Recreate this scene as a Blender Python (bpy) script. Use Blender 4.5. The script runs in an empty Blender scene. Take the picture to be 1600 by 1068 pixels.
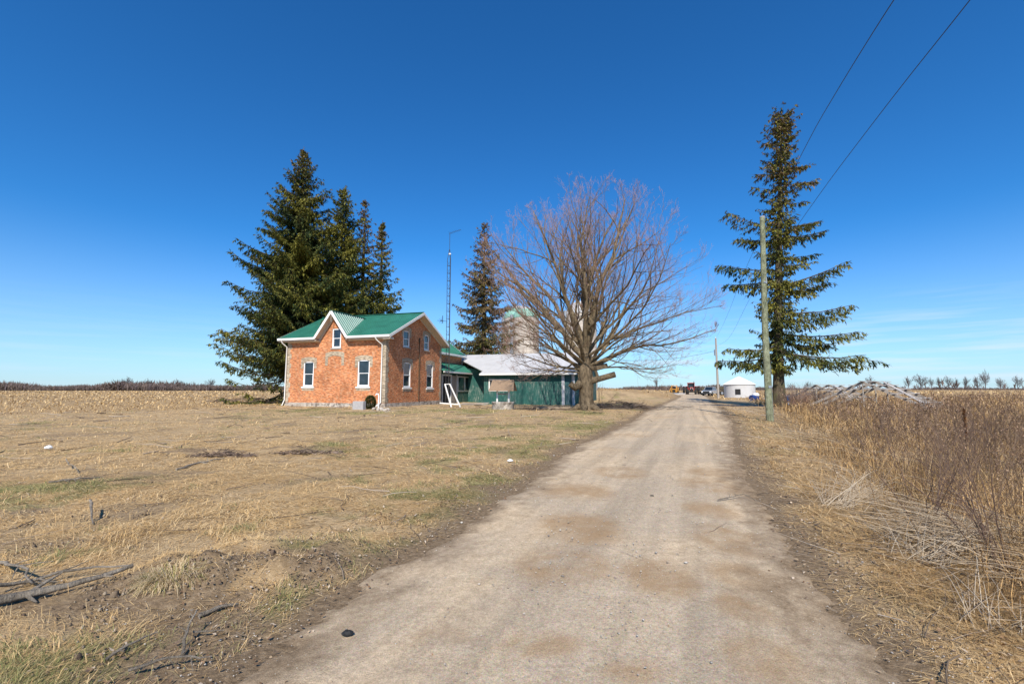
import bpy, math, random
import numpy as np
from mathutils import Vector, Matrix

# ------------------------------------------------------------------ camera, sky, sun
random.seed(7)
RS = np.random.RandomState(11)
sc = bpy.context.scene
PITCH = math.atan(72/720.0)
EYE = 1.5
cam_d = bpy.data.cameras.new('camera'); cam = bpy.data.objects.new('camera', cam_d)
sc.collection.objects.link(cam); sc.camera = cam
cam_d.sensor_width = 36.0; cam_d.lens = 16.2; cam_d.clip_start = 0.05; cam_d.clip_end = 6000
cam.location = (0, 0, EYE); cam.rotation_euler = (math.pi/2 + PITCH, 0, 0)

SUN = Vector((-0.07, -1.0, 0.93)).normalized()
w = bpy.data.worlds.new("World"); sc.world = w; w.use_nodes = True
nt = w.node_tree; nt.nodes.clear()
def wn(t, **k):
    n = nt.nodes.new(t)
    for a, b in k.items(): setattr(n, a, b)
    return n
sky = wn('ShaderNodeTexSky', sky_type='NISHITA', sun_disc=False)
sky.sun_elevation = math.asin(SUN.z); sky.sun_rotation = math.atan2(SUN.x, SUN.y)
sky.altitude = 200; sky.air_density = 0.9; sky.dust_density = 0.25; sky.ozone_density = 3.5
hs = wn('ShaderNodeHueSaturation'); hs.inputs['Saturation'].default_value = 1.22; hs.inputs['Value'].default_value = 1.0
geo = wn('ShaderNodeTexCoord'); sep = wn('ShaderNodeSeparateXYZ')
mp = wn('ShaderNodeMapping'); mp.inputs['Scale'].default_value = (2.2, 2.2, 34)
no = wn('ShaderNodeTexNoise'); no.inputs['Scale'].default_value = 2.6; no.inputs['Detail'].default_value = 5
r1 = wn('ShaderNodeMapRange'); r1.inputs[1].default_value = .46; r1.inputs[2].default_value = .70
r2 = wn('ShaderNodeMapRange'); r2.inputs[1].default_value = .17; r2.inputs[2].default_value = .06   # fade upward
mu = wn('ShaderNodeMath', operation='MULTIPLY'); mu2 = wn('ShaderNodeMath', operation='MULTIPLY'); mu2.inputs[1].default_value = .55
mix = wn('ShaderNodeMixRGB'); mix.inputs[2].default_value = (5.6, 6.3, 7.6, 1)
bg = wn('ShaderNodeBackground'); bg.inputs['Strength'].default_value = 0.105; out = wn('ShaderNodeOutputWorld')
L = nt.links.new
L(sky.outputs[0], hs.inputs['Color']); L(geo.outputs['Generated'], sep.inputs[0]); L(geo.outputs['Generated'], mp.inputs[0])
L(mp.outputs[0], no.inputs['Vector']); L(no.outputs[0], r1.inputs[0]); L(sep.outputs[2], r2.inputs[0])
r3 = wn('ShaderNodeMapRange'); r3.inputs[1].default_value = -.25; r3.inputs[2].default_value = .45; r3.inputs[3].default_value = .25
mu3 = wn('ShaderNodeMath', operation='MULTIPLY'); L(sep.outputs[0], r3.inputs[0]); L(r1.outputs[0], mu3.inputs[0]); L(r3.outputs[0], mu3.inputs[1])
L(mu3.outputs[0], mu.inputs[0]); L(r2.outputs[0], mu.inputs[1]); L(mu.outputs[0], mu2.inputs[0]); L(mu2.outputs[0], mix.inputs[0])
tintn = wn('ShaderNodeMixRGB', blend_type='MULTIPLY'); tintn.inputs[0].default_value = 1; tintn.inputs[2].default_value = (.44, .94, 1.18, 1)
hz = wn('ShaderNodeMapRange', interpolation_type='LINEAR'); hz.inputs[1].default_value = .30; hz.inputs[2].default_value = -.06
hzm = wn('ShaderNodeMath', operation='MULTIPLY'); hzm.inputs[1].default_value = .86
hmix = wn('ShaderNodeMixRGB'); hmix.inputs[2].default_value = (4.7, 5.15, 6.4, 1)
L(hs.outputs[0], tintn.inputs[1]); L(sep.outputs[2], hz.inputs[0]); hzp = wn('ShaderNodeMath', operation='POWER'); hzp.inputs[1].default_value = 1.7; L(hz.outputs[0], hzp.inputs[0]); L(hzp.outputs[0], hzm.inputs[0]); L(hzm.outputs[0], hmix.inputs[0]); L(tintn.outputs[0], hmix.inputs[1])
L(hmix.outputs[0], mix.inputs[1]); L(mix.outputs[0], bg.inputs[0]); L(bg.outputs[0], out.inputs[0])

sd = bpy.data.lights.new('sun', 'SUN'); sd.energy = 4.6; sd.angle = math.radians(0.55); sd.color = (1.0, 0.935, 0.83)
so = bpy.data.objects.new('sun', sd); sc.collection.objects.link(so); so.rotation_euler = SUN.to_track_quat('Z', 'Y').to_euler()
so.location = (0, -10, 40)
sc.view_settings.view_transform = 'Standard'; sc.view_settings.look = 'None'; sc.view_settings.gamma = 1
sc.view_settings.exposure = 0.45
sc.render.engine = 'CYCLES'

# ------------------------------------------------------------------ pixel helpers (target is 1600x1068)
def ray(u, v):
    a = (u-800)/720.; b = -(v-534)/720.
    return np.array([a, math.cos(PITCH)-b*math.sin(PITCH), math.sin(PITCH)+b*math.cos(PITCH)])
def at(u, v, Y):
    r = ray(u, v); return r/r[1]*Y + np.array([0, 0, EYE])
def gnd(u, v):
    r = ray(u, v); return r*(-EYE/r[2]) + np.array([0, 0, EYE])

# ------------------------------------------------------------------ objects and tags
COL = sc.collection
def tag(o, label=None, cat=None, group=None, kind=None):
    if label: o['label'] = label
    if cat: o['category'] = cat
    if group: o['group'] = group
    if kind: o['kind'] = kind
    return o
def thing(name, loc, rz=0, label=None, cat=None, group=None):
    o = bpy.data.objects.new(name, None); COL.objects.link(o)
    o.location = loc; o.rotation_euler = (0, 0, rz); o.empty_display_size = .3
    return tag(o, label, cat, group)

class MB:
    """collects polygons; box-projected metre UVs; builds ONE mesh object"""
    def __init__(s): s.v = []; s.f = []; s.sm = []
    def poly(s, pts, smooth=False):
        b = len(s.v); s.v += [tuple(p) for p in pts]; s.f.append(tuple(range(b, b+len(pts)))); s.sm.append(smooth)
    def mesh(s, vs, fs, smooth=False):
        b = len(s.v); s.v += [tuple(p) for p in vs]
        for f in fs: s.f.append(tuple(i+b for i in f)); s.sm.append(smooth)
    def box(s, x0, x1, y0, y1, z0, z1, M=None):
        vs = [Vector((x, y, z)) for z in (z0, z1) for y in (y0, y1) for x in (x0, x1)]
        if M: vs = [M @ p for p in vs]
        s.mesh(vs, [(0,2,3,1),(4,5,7,6),(0,1,5,4),(2,6,7,3),(0,4,6,2),(1,3,7,5)])
        return s
    def bar(s, a, b, wd, ht, up=(0,0,1)):
        a = Vector(a); b = Vector(b); d = (b-a); Ln = d.length; d.normalize()
        up = Vector(up); sd_ = d.cross(up)
        if sd_.length < 1e-4: sd_ = d.cross(Vector((1,0,0)))
        sd_.normalize(); u = sd_.cross(d)
        vs = [p + sd_*sx*wd/2 + u*sz*ht/2 for p in (a, b) for sx, sz in ((-1,-1),(1,-1),(1,1),(-1,1))]
        s.mesh(vs, [(0,1,2,3),(7,6,5,4),(0,4,5,1),(1,5,6,2),(2,6,7,3),(3,7,4,0)])
        return s
    def tube(s, pts, rad, n=8, cap=True, smooth=True):
        pts = [Vector(p) for p in pts]
        if not hasattr(rad, '__len__'): rad = [rad]*len(pts)
        vs = []
        ref = None
        for i, p in enumerate(pts):
            t = (pts[min(i+1, len(pts)-1)] - pts[max(i-1, 0)]).normalized()
            if ref is None: ref = t.orthogonal().normalized()
            ref = (ref - t*ref.dot(t)).normalized(); q = t.cross(ref)
            for k in range(n):
                a = 2*math.pi*k/n; vs.append(p + (ref*math.cos(a)+q*math.sin(a))*rad[i])
        fs = [(i*n+k, i*n+(k+1) % n, (i+1)*n+(k+1) % n, (i+1)*n+k) for i in range(len(pts)-1) for k in range(n)]
        s.mesh(vs, fs, smooth)
        if cap:
            s.poly([vs[k] for k in range(n)][::-1]); s.poly(vs[-n:])
        return s
    def lathe(s, prof, n=24, c=(0,0,0), smooth=True):
        vs = [(c[0]+r*math.cos(2*math.pi*k/n), c[1]+r*math.sin(2*math.pi*k/n), c[2]+z) for r, z in prof for k in range(n)]
        m = len(prof)
        s.mesh(vs, [(i*n+k, i*n+(k+1) % n, (i+1)*n+(k+1) % n, (i+1)*n+k) for i in range(m-1) for k in range(n)], smooth)
        return s
    def build(s, name, mat, parent=None, bevel=0):
        me = bpy.data.meshes.new(name); me.from_pydata(s.v, [], s.f)
        me.polygons.foreach_set('use_smooth', s.sm)
        uv = me.uv_layers.new(name='UVMap')
        for p in me.polygons:
            n = p.normal; ax = max(range(3), key=lambda i: abs(n[i]))
            for li in p.loop_indices:
                c = me.vertices[me.loops[li].vertex_index].co
                uv.data[li].uv = (c.y, c.z) if ax == 0 else (c.x, c.z) if ax == 1 else (c.x, c.y)
        me.materials.append(mat)
        o = bpy.data.objects.new(name, me); COL.objects.link(o)
        if parent: o.parent = parent
        if bevel:
            b = o.modifiers.new('bevel', 'BEVEL'); b.width = bevel; b.segments = 2; b.limit_method = 'ANGLE'
        return o

class ACC:
    """numpy accumulator for big meshes with a per-vertex colour of their own"""
    def __init__(s): s.V = []; s.Q = []; s.T = []; s.C = []; s.n = 0
    def add(s, V, Q=None, T=None, C=(1,1,1)):
        V = V.reshape(-1, 3)
        if Q is not None and len(Q): s.Q.append(Q.reshape(-1, 4)+s.n)
        if T is not None and len(T): s.T.append(T.reshape(-1, 3)+s.n)
        C = np.asarray(C, float)
        if C.ndim == 1: C = np.repeat(C[None], len(V), 0)
        s.V.append(V); s.C.append(C.reshape(-1, 3)); s.n += len(V)
    def build(s, name, mat, parent=None, smooth=False):
        V = np.concatenate(s.V); C = np.concatenate(s.C)
        Q = np.concatenate(s.Q) if s.Q else np.zeros((0, 4), int); T = np.concatenate(s.T) if s.T else np.zeros((0, 3), int)
        me = bpy.data.meshes.new(name)
        me.vertices.add(len(V)); me.vertices.foreach_set('co', V.astype(np.float32).ravel())
        nl = len(Q)*4+len(T)*3; me.loops.add(nl); me.polygons.add(len(Q)+len(T))
        me.loops.foreach_set('vertex_index', np.concatenate([Q.ravel(), T.ravel()]).astype(np.int32))
        st = np.concatenate([np.arange(len(Q))*4, len(Q)*4+np.arange(len(T))*3]).astype(np.int32)
        me.polygons.foreach_set('loop_start', st)
        if smooth: me.polygons.foreach_set('use_smooth', np.ones(len(st), bool))
        me.update(calc_edges=True)
        a = me.color_attributes.new('tint', 'FLOAT_COLOR', 'POINT')
        a.data.foreach_set('color', np.concatenate([C, np.ones((len(C), 1))], 1).astype(np.float32).ravel())
        me.materials.append(mat)
        o = bpy.data.objects.new(name, me); COL.objects.link(o)
        if parent: o.parent = parent
        return o

def blades(acc, P, Ln, W, az, el, bend, C, roll=None):
    N = len(P)
    Ln = np.broadcast_to(Ln, N); W = np.broadcast_to(W, N); el = np.broadcast_to(el, N); bend = np.broadcast_to(bend, N)
    if roll is None: roll = az+np.pi/2
    def d(e): return np.stack([np.cos(az)*np.cos(e), np.sin(az)*np.cos(e), np.sin(e)], 1)
    sdv = np.stack([np.cos(roll), np.sin(roll), np.zeros(N)], 1)*(W/2)[:, None]
    m = P + d(el)*(Ln*.5)[:, None]; t = m + d(el-bend)*(Ln*.5)[:, None]
    V = np.stack([P-sdv*.7, P+sdv*.7, m-sdv, m+sdv, t], 1)
    b = (np.arange(N)*5)[:, None]
    acc.add(V, b+np.array([[0, 1, 3, 2]]), b+np.array([[2, 3, 4]]), np.repeat(C, 5, 0))

def tubes(acc, P, R, n=3, C=(1,1,1)):
    """P (N,K,3)  R (N,K)"""
    N, K, _ = P.shape
    t = np.empty_like(P); t[:, 1:-1] = P[:, 2:]-P[:, :-2]; t[:, 0] = P[:, 1]-P[:, 0]; t[:, -1] = P[:, -1]-P[:, -2]
    t /= np.linalg.norm(t, axis=2, keepdims=True)+1e-9
    ref = np.where(np.abs(t[..., 2:3]) > .9, np.array([1., 0, 0]), np.array([0, 0, 1.]))
    # one reference per tube keeps rings aligned
    ref = np.repeat(np.where(np.abs(t.mean(1)[:, 2:3]) > .8, np.array([1., 0.01, 0]), np.array([0.01, 0, 1.]))[:, None], K, 1)
    u = np.cross(t, ref); u /= np.linalg.norm(u, axis=2, keepdims=True)+1e-9
    v = np.cross(t, u)
    a = np.arange(n)*2*np.pi/n
    V = P[:, :, None]+(u[:, :, None]*np.cos(a)[None, None, :, None]+v[:, :, None]*np.sin(a)[None, None, :, None])*R[:, :, None, None]
    i = np.arange(N)[:, None, None]*K*n; k = np.arange(K-1)[None, :, None]*n; j = np.arange(n)[None, None, :]; j2 = (j+1) % n
    Q = np.stack([i+k+j, i+k+j2, i+k+n+j2, i+k+n+j], -1)
    C = np.asarray(C, float)
    if C.ndim == 2: C = np.repeat(C, K*n, 0)
    acc.add(V, Q, None, C)

def vnoise(x, y, seed=0):
    x = np.asarray(x, float); y = np.asarray(y, float)
    xi = np.floor(x).astype(np.int64); yi = np.floor(y).astype(np.int64); fx = x-xi; fy = y-yi
    fx = fx*fx*(3-2*fx); fy = fy*fy*(3-2*fy)
    def h(a, b):
        n = (a*374761393 + b*668265263 + seed*974634777) & 0x7fffffff
        n = ((n ^ (n >> 13))*1274126177) & 0x7fffffff
        return ((n ^ (n >> 16)) & 0xffff)/65535.
    return (h(xi, yi)*(1-fx)+h(xi+1, yi)*fx)*(1-fy)+(h(xi, yi+1)*(1-fx)+h(xi+1, yi+1)*fx)*fy
def fbm(x, y, s, seed=0, o=3):
    r = 0; a = 1; t = 0
    for k in range(o): r = r+a*vnoise(x*s*2**k+k*17.3, y*s*2**k-k*9.1, seed+k); t += a; a *= .5
    return r/t
def sst(a, b, x):
    t = np.clip((x-a)/(b-a), 0, 1); return t*t*(3-2*t)

# ------------------------------------------------------------------ materials
def material(name):
    m = bpy.data.materials.new(name); m.use_nodes = True
    t = m.node_tree; bs = t.nodes['Principled BSDF']
    return m, t, bs
def node(t, typ, ins=None, **k):
    n = t.nodes.new(typ)
    for a, b in k.items(): setattr(n, a, b)
    for a, b in (ins or {}).items():
        if hasattr(b, 'links') or isinstance(b, bpy.types.NodeSocket): t.links.new(b, n.inputs[a])
        else: n.inputs[a].default_value = b
    return n
def ramp(t, fac, stops):
    n = t.nodes.new('ShaderNodeValToRGB'); t.links.new(fac, n.inputs[0])
    e = n.color_ramp.elements
    while len(e) < len(stops): e.new(.5)
    for i, (p, c) in enumerate(stops):
        e[i].position = p; e[i].color = (c[0], c[1], c[2], 1) if hasattr(c, '__len__') else (c, c, c, 1)
    return n.outputs[0]
def noise(t, vec, scale, detail=4, rough=.55):
    return node(t, 'ShaderNodeTexNoise', {'Vector': vec, 'Scale': scale, 'Detail': detail, 'Roughness': rough}).outputs[0]
def mixc(t, f, a, b, mode='MIX'):
    n = node(t, 'ShaderNodeMixRGB', blend_type=mode)
    for i, x in ((0, f), (1, a), (2, b)):
        if isinstance(x, bpy.types.NodeSocket): t.links.new(x, n.inputs[i])
        elif hasattr(x, '__len__'): n.inputs[i].default_value = (x[0], x[1], x[2], 1)
        else: n.inputs[i].default_value = x
    return n.outputs[0]
def objco(t): return node(t, 'ShaderNodeTexCoord').outputs['Object']
def uvco(t): return node(t, 'ShaderNodeTexCoord').outputs['UV']
def bump(t, bs, h, strength=.3, dist=.02):
    b = node(t, 'ShaderNodeBump', {'Height': h, 'Strength': strength, 'Distance': dist}); t.links.new(b.outputs[0], bs.inputs['Normal'])

def plain(name, c, rough=.7, var=.25, scale=4, metal=0, spec=.4, b=.0, uv=False):
    m, t, bs = material(name); co = uvco(t) if uv else objco(t)
    n = noise(t, co, scale, 6, .6)
    col = ramp(t, n, [(.25, [x*(1-var) for x in c]), (.75, [min(1, x*(1+var)) for x in c])])
    t.links.new(col, bs.inputs['Base Color']); bs.inputs['Roughness'].default_value = rough; bs.inputs['Metallic'].default_value = metal
    bs.inputs['Specular IOR Level'].default_value = spec
    if b: bump(t, bs, n, b)
    return m
def tinted(name, rough=.85, spec=.15, transl=0.0, nscale=0, ncon=.5):
    m, t, bs = material(name)
    a = node(t, 'ShaderNodeAttribute', attribute_name='tint').outputs['Color']
    if nscale:
        n = noise(t, objco(t), nscale, 5, .65)
        a = mixc(t, 1.0, a, ramp(t, n, [(.3, 1-ncon), (.7, 1+ncon*.5)]), 'MULTIPLY')
        bump(t, bs, n, .5, .03)
    t.links.new(a, bs.inputs['Base Color']); bs.inputs['Roughness'].default_value = rough; bs.inputs['Specular IOR Level'].default_value = spec
    if transl:
        tr = node(t, 'ShaderNodeBsdfTranslucent', {'Color': a}); mx = node(t, 'ShaderNodeMixShader', {0: transl})
        t.links.new(bs.outputs[0], mx.inputs[1]); t.links.new(tr.outputs[0], mx.inputs[2])
        t.links.new(mx.outputs[0], t.nodes['Material Output'].inputs[0])
    return m

def soil_col(t, co):
    return ramp(t, noise(t, co, 18, 10, .75), [(.28, (.10, .068, .038)), (.52, (.235, .165, .10)), (.8, (.46, .355, .235))])
def ground_mat():
    m, t, bs = material('ground'); co = objco(t)
    at_ = node(t, 'ShaderNodeAttribute', attribute_name='tint'); s = node(t, 'ShaderNodeSeparateColor', {0: at_.outputs['Color']})
    dirt, green, field = s.outputs[0], s.outputs[1], s.outputs[2]
    n1 = noise(t, co, 1.3, 8, .65); n2 = noise(t, co, 26, 6, .7)
    mps = node(t, 'ShaderNodeMapping', {'Vector': co, 'Scale': (1.0, 2.2, 1), 'Rotation': (0, 0, .5)}).outputs[0]
    st = noise(t, mps, 14, 8, .75)
    straw = ramp(t, n2, [(.28, (.19, .125, .068)), (.5, (.44, .32, .185)), (.72, (.68, .52, .33))])
    straw = mixc(t, ramp(t, st, [(.35, .0), (.7, .55)]), straw, (.24, .15, .075))
    straw = mixc(t, ramp(t, n1, [(.35, 0), (.65, .6)]), straw, (.55, .39, .21))
    straw = mixc(t, ramp(t, noise(t, co, 3.7, 6, .7), [(.5, 0), (.68, .7)]), straw, (.17, .105, .052))
    grn = ramp(t, n2, [(.3, (.13, .13, .04)), (.7, (.32, .28, .11))])
    soil = soil_col(t, co)
    mpf = node(t, 'ShaderNodeMapping', {'Vector': co, 'Scale': (.5, 3.0, 1), 'Rotation': (0, 0, -.2)}).outputs[0]
    fl = ramp(t, noise(t, mpf, 1.6, 12, .78), [(.3, (.20, .125, .06)), (.55, (.40, .275, .145)), (.8, (.6, .44, .26))])
    c = mixc(t, green, straw, grn); c = mixc(t, field, c, fl); c = mixc(t, dirt, c, soil)
    t.links.new(c, bs.inputs['Base Color']); bs.inputs['Roughness'].default_value = .95; bs.inputs['Specular IOR Level'].default_value = .1
    h = node(t, 'ShaderNodeMath', {0: n2, 1: st}, operation='ADD').outputs[0]
    bump(t, bs, h, .8, .03)
    return m
def road_mat():
    m, t, bs = material('road'); co = objco(t)
    at_ = node(t, 'ShaderNodeAttribute', attribute_name='tint'); s = node(t, 'ShaderNodeSeparateColor', {0: at_.outputs['Color']})
    damp, edge, grav = s.outputs[0], s.outputs[1], s.outputs[2]
    fine = noise(t, co, 120, 4, .7); mid = noise(t, co, 9, 8, .7)
    v = node(t, 'ShaderNodeTexVoronoi', {'Vector': co, 'Scale': 70.0}); v2 = node(t, 'ShaderNodeTexVoronoi', {'Vector': co, 'Scale': 190.0})
    rot_ = node(t, 'ShaderNodeMapping', {'Vector': co, 'Rotation': (0, 0, .38)}).outputs[0]
    mpl = node(t, 'ShaderNodeMapping', {'Vector': rot_, 'Scale': (1.6, .3, 1)}).outputs[0]
    lg = noise(t, mpl, 1.5, 5, .6)
    base = ramp(t, mid, [(.25, (.37, .28, .185)), (.5, (.53, .425, .30)), (.78, (.70, .585, .435))])
    base = mixc(t, ramp(t, lg, [(.4, 0), (.65, .55)]), base, (.47, .385, .295))
    stones = mixc(t, 1.0, v2.outputs['Color'], (.50, .45, .39), 'MULTIPLY')
    base = mixc(t, ramp(t, grav, [(.2, .12), (.9, .5)]), base, mixc(t, .5, stones, (.42, .37, .31)))
    base = mixc(t, 1.0, base, ramp(t, noise(t, co, 34, 8, .8), [(.32, .68), (.5, 1.0), (.68, 1.28)]), 'MULTIPLY')
    mpw = node(t, 'ShaderNodeMapping', {'Vector': rot_, 'Scale': (2.8, .12, 1)}).outputs[0]
    base = mixc(t, 1.0, base, ramp(t, noise(t, mpw, 1.0, 4, .6), [(.35, .84), (.6, 1.1)]), 'MULTIPLY')
    wd = node(t, 'ShaderNodeMath', {0: damp, 1: node(t, 'ShaderNodeMath', {0: noise(t, co, 6, 8, .75), 1: 1.35}, operation='MULTIPLY').outputs[0]}, operation='MULTIPLY').outputs[0]
    base = mixc(t, wd, base, mixc(t, fine, (.25, .16, .085), (.40, .275, .155)))
    base = mixc(t, 1.0, base, (1.03, .97, .88), 'MULTIPLY')
    base = mixc(t, edge, base, soil_col(t, co))
    sp = ramp(t, v.outputs['Distance'], [(.10, .45), (.24, 1.0)])
    base = mixc(t, .55, base, mixc(t, 1.0, base, sp, 'MULTIPLY'))
    base = mixc(t, .45, base, mixc(t, 1.0, base, ramp(t, fine, [(.3, .4), (.72, 1.6)]), 'MULTIPLY'))
    t.links.new(base, bs.inputs['Base Color']); bs.inputs['Roughness'].default_value = .93; bs.inputs['Specular IOR Level'].default_value = .15
    bump(t, bs, node(t, 'ShaderNodeMath', {0: fine, 1: noise(t, co, 40, 8, .8)}, operation='ADD').outputs[0], .6, .012)
    return m
def brick_mat(name, c1, c2, mortar, wear, scale=1.0):
    m, t, bs = material(name); uv = uvco(t)
    b = node(t, 'ShaderNodeTexBrick', {'Vector': uv, 'Scale': 1.0, 'Color1': (*c1, 1), 'Color2': (*c2, 1), 'Mortar': (*mortar, 1), 'Mortar Size': .007,
             'Bias': .0, 'Brick Width': .225, 'Row Height': .078, 'Mortar Smooth': .3})
    cell = node(t, 'ShaderNodeMapping', {'Vector': uv, 'Scale': (4.4, 12.8, 1)}).outputs[0]
    wn_ = node(t, 'ShaderNodeTexNoise', {'Vector': cell, 'Scale': .9, 'Detail': 2.0}).outputs[0]
    big = noise(t, uv, .7, 6, .6); med = noise(t, uv, 3.2, 6, .7)
    c = mixc(t, 1.0, b.outputs['Color'], ramp(t, wn_, [(.3, .55), (.5, 1.0), (.66, 1.5)]), 'MULTIPLY')
    c = mixc(t, ramp(t, med, [(.48, 0), (.66, .6)]), c, wear)
    c = mixc(t, 1.0, c, ramp(t, big, [(.3, .62), (.55, 1.0), (.75, 1.15)]), 'MULTIPLY')
    c = mixc(t, ramp(t, noise(t, uv, 6.5, 6, .75), [(.58, 0), (.66, .65)]), c, (.62, .52, .42))
    t.links.new(c, bs.inputs['Base Color']); bs.inputs['Roughness'].default_value = .9; bs.inputs['Specular IOR Level'].default_value = .15
    bump(t, bs, b.outputs['Fac'], -.4, .008)
    return m
def board_mat(name, c, worn, pitch=.15, amt=.5):
    m, t, bs = material(name); uv = uvco(t)
    s = node(t, 'ShaderNodeSeparateXYZ', {0: uv}).outputs
    fr = node(t, 'ShaderNodeMath', {0: node(t, 'ShaderNodeMath', {0: s[0], 1: 1/pitch}, operation='MULTIPLY').outputs[0]}, operation='FRACT').outputs[0]
    groove = ramp(t, fr, [(0, .25), (.06, 1), (.94, 1), (1, .25)])
    st = node(t, 'ShaderNodeMapping', {'Vector': uv, 'Scale': (9, .9, 1)}).outputs[0]
    n = noise(t, st, 1.6, 9, .72); nb = noise(t, uv, .55, 4, .6)
    w_ = node(t, 'ShaderNodeMath', {0: ramp(t, n, [(.5, 0), (.62, 1)]), 1: ramp(t, nb, [(.42, 0), (.62, amt*1.7)])}, operation='MULTIPLY').outputs[0]
    col = ramp(t, n, [(.2, [x*.6 for x in c]), (.7, [x*1.35 for x in c])])
    col = mixc(t, w_, col, worn); col = mixc(t, 1.0, col, groove, 'MULTIPLY')
    t.links.new(col, bs.inputs['Base Color']); bs.inputs['Roughness'].default_value = .7
    bump(t, bs, groove, .4, .01)
    return m
def stone_mat():
    m, t, bs = material('fieldstone'); uv = uvco(t)
    d = mixc(t, .06, uv, node(t, 'ShaderNodeTexNoise', {'Vector': uv, 'Scale': 4.0}).outputs['Color'], 'ADD')
    v = node(t, 'ShaderNodeTexVoronoi', {'Vector': d, 'Scale': 4.2}); e = node(t, 'ShaderNodeTexVoronoi', {'Vector': d, 'Scale': 4.2}, feature='DISTANCE_TO_EDGE')
    n = noise(t, uv, 14, 6, .7)
    g = node(t, 'ShaderNodeSeparateColor', {0: v.outputs['Color']}).outputs[0]
    c = ramp(t, g, [(0, (.16, .13, .105)), (.5, (.34, .29, .24)), (1, (.55, .49, .42))])
    c = mixc(t, 1, c, ramp(t, n, [(.3, .7), (.7, 1.2)]), 'MULTIPLY')
    c = mixc(t, ramp(t, e.outputs[0], [(.02, 1), (.06, 0)]), c, (.42, .38, .33))
    t.links.new(c, bs.inputs['Base Color']); bs.inputs['Roughness'].default_value = .95
    bump(t, bs, e.outputs[0], .7, .03)
    return m
def metal_roof(name, c, streak=.12):
    m, t, bs = material(name); co = objco(t)
    n = noise(t, co, 1.1, 7, .65); n2 = noise(t, co, 9, 5, .6)
    col = ramp(t, n, [(.3, [x*(1-streak) for x in c]), (.7, [x*(1+streak) for x in c])])
    col = mixc(t, ramp(t, n2, [(.55, 0), (.75, .2)]), col, [min(1, x*1.35+.03) for x in c])
    t.links.new(col, bs.inputs['Base Color']); bs.inputs['Roughness'].default_value = .42; bs.inputs['Specular IOR Level'].default_value = .5
    bump(t, bs, n2, .08, .01)
    return m
def glass_mat(name, c=(.012, .018, .026), rough=.06):
    m, t, bs = material(name)
    n = noise(t, objco(t), 2.2, 3, .5)
    t.links.new(ramp(t, n, [(.35, [x*.7 for x in c]), (.7, [x*1.8 for x in c])]), bs.inputs['Base Color'])
    bs.inputs['Roughness'].default_value = rough; bs.inputs['Specular IOR Level'].default_value = .9
    return m
def bark_mat(name, a, b, moss=None, sc_=6):
    m, t, bs = material(name); co = objco(t)
    st = node(t, 'ShaderNodeMapping', {'Vector': co, 'Scale': (1, 1, .22)}).outputs[0]
    n = noise(t, st, sc_, 9, .75)
    c = ramp(t, n, [(.3, a), (.7, b)])
    if moss: c = mixc(t, ramp(t, noise(t, co, 2.0, 6, .7), [(.45, 0), (.62, .65)]), c, moss)
    c = mixc(t, 1.0, c, ramp(t, noise(t, co, sc_*.35, 6, .7), [(.35, .55), (.62, 1.15)]), 'MULTIPLY')
    t.links.new(c, bs.inputs['Base Color']); bs.inputs['Roughness'].default_value = .95; bs.inputs['Specular IOR Level'].default_value = .1
    bump(t, bs, n, 1.0, .12)
    return m

M = dict(
    ground=ground_mat(), road=road_mat(),
    brick=brick_mat('orange_brick', (.56, .20, .07), (.42, .13, .05), (.46, .31, .2), (.58, .35, .2)),
    buff=brick_mat('buff_brick', (.42, .34, .24), (.34, .27, .19), (.42, .37, .3), (.40, .3, .2)),
    stone=stone_mat(),
    roof=metal_roof('green_steel', (.034, .175, .122), .2), roofw=metal_roof('white_steel', (.52, .51, .50), .09),
    white=plain('white_paint', (.72, .70, .66), .5, .07, 2.5), soffit=plain('cream_soffit', (.56, .49, .40), .6, .06, 2),
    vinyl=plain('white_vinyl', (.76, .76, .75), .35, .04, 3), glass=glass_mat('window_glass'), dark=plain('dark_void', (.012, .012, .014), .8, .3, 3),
    green=board_mat('green_boards', (.008, .082, .068), (.42, .40, .36), .17, .5), greenworn=board_mat('worn_green_boards', (.03, .10, .11), (.34, .35, .38), .17, .9), greywood=plain('grey_wood', (.33, .29, .25), .9, .3, 7, b=.3),
    whitewood=board_mat('white_boards', (.55, .54, .55), (.25, .22, .2), .6, .5),
    shingle=plain('brown_shingle', (.25, .17, .11), .9, .35, 22, b=.5), conc=plain('concrete', (.36, .345, .34), .9, .18, 6, b=.2),
    galv=plain('galvanised', (.36, .37, .38), .4, .15, 3, metal=.6), pole=bark_mat('treated_pole', (.15, .17, .095), (.42, .43, .29), None, 14),
    bark=bark_mat('maple_bark', (.045, .032, .022), (.29, .22, .14), None, 8), sbark=bark_mat('spruce_bark', (.05, .037, .028), (.17, .13, .095), (.12, .12, .05), 5),
    twig=tinted('twigs', .8), needles=tinted('needles', .75, .2, .12), grass=tinted('dry_grass', .9, .1, .12), wood=bark_mat('dead_wood', (.22, .18, .14), (.60, .52, .42), None, 12),
    cut=plain('cut_wood', (.5, .36, .2), .8, .2, 12), rubber=plain('rubber', (.018, .018, .018), .8, .3, 5),
    red=plain('red_paint', (.33, .035, .025), .4, .2, 3), yellow=plain('yellow_paint', (.68, .30, .02), .45, .12, 3),
    silver=plain('silver_paint', (.48, .49, .51), .25, .05, 2, metal=.4), blue=plain('blue_plastic', (.015, .04, .16), .4, .15, 4),
    paleblue=plain('pale_blue_sheet', (.30, .40, .55), .5, .2, 3), stave=None, cable=plain('cable', (.03, .03, .03), .6, .1, 3),
    tan=plain('tan_rim', (.42, .36, .24), .6, .15, 4), straw=plain('straw', (.45, .36, .22), .9, .2, 9),
)
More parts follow.
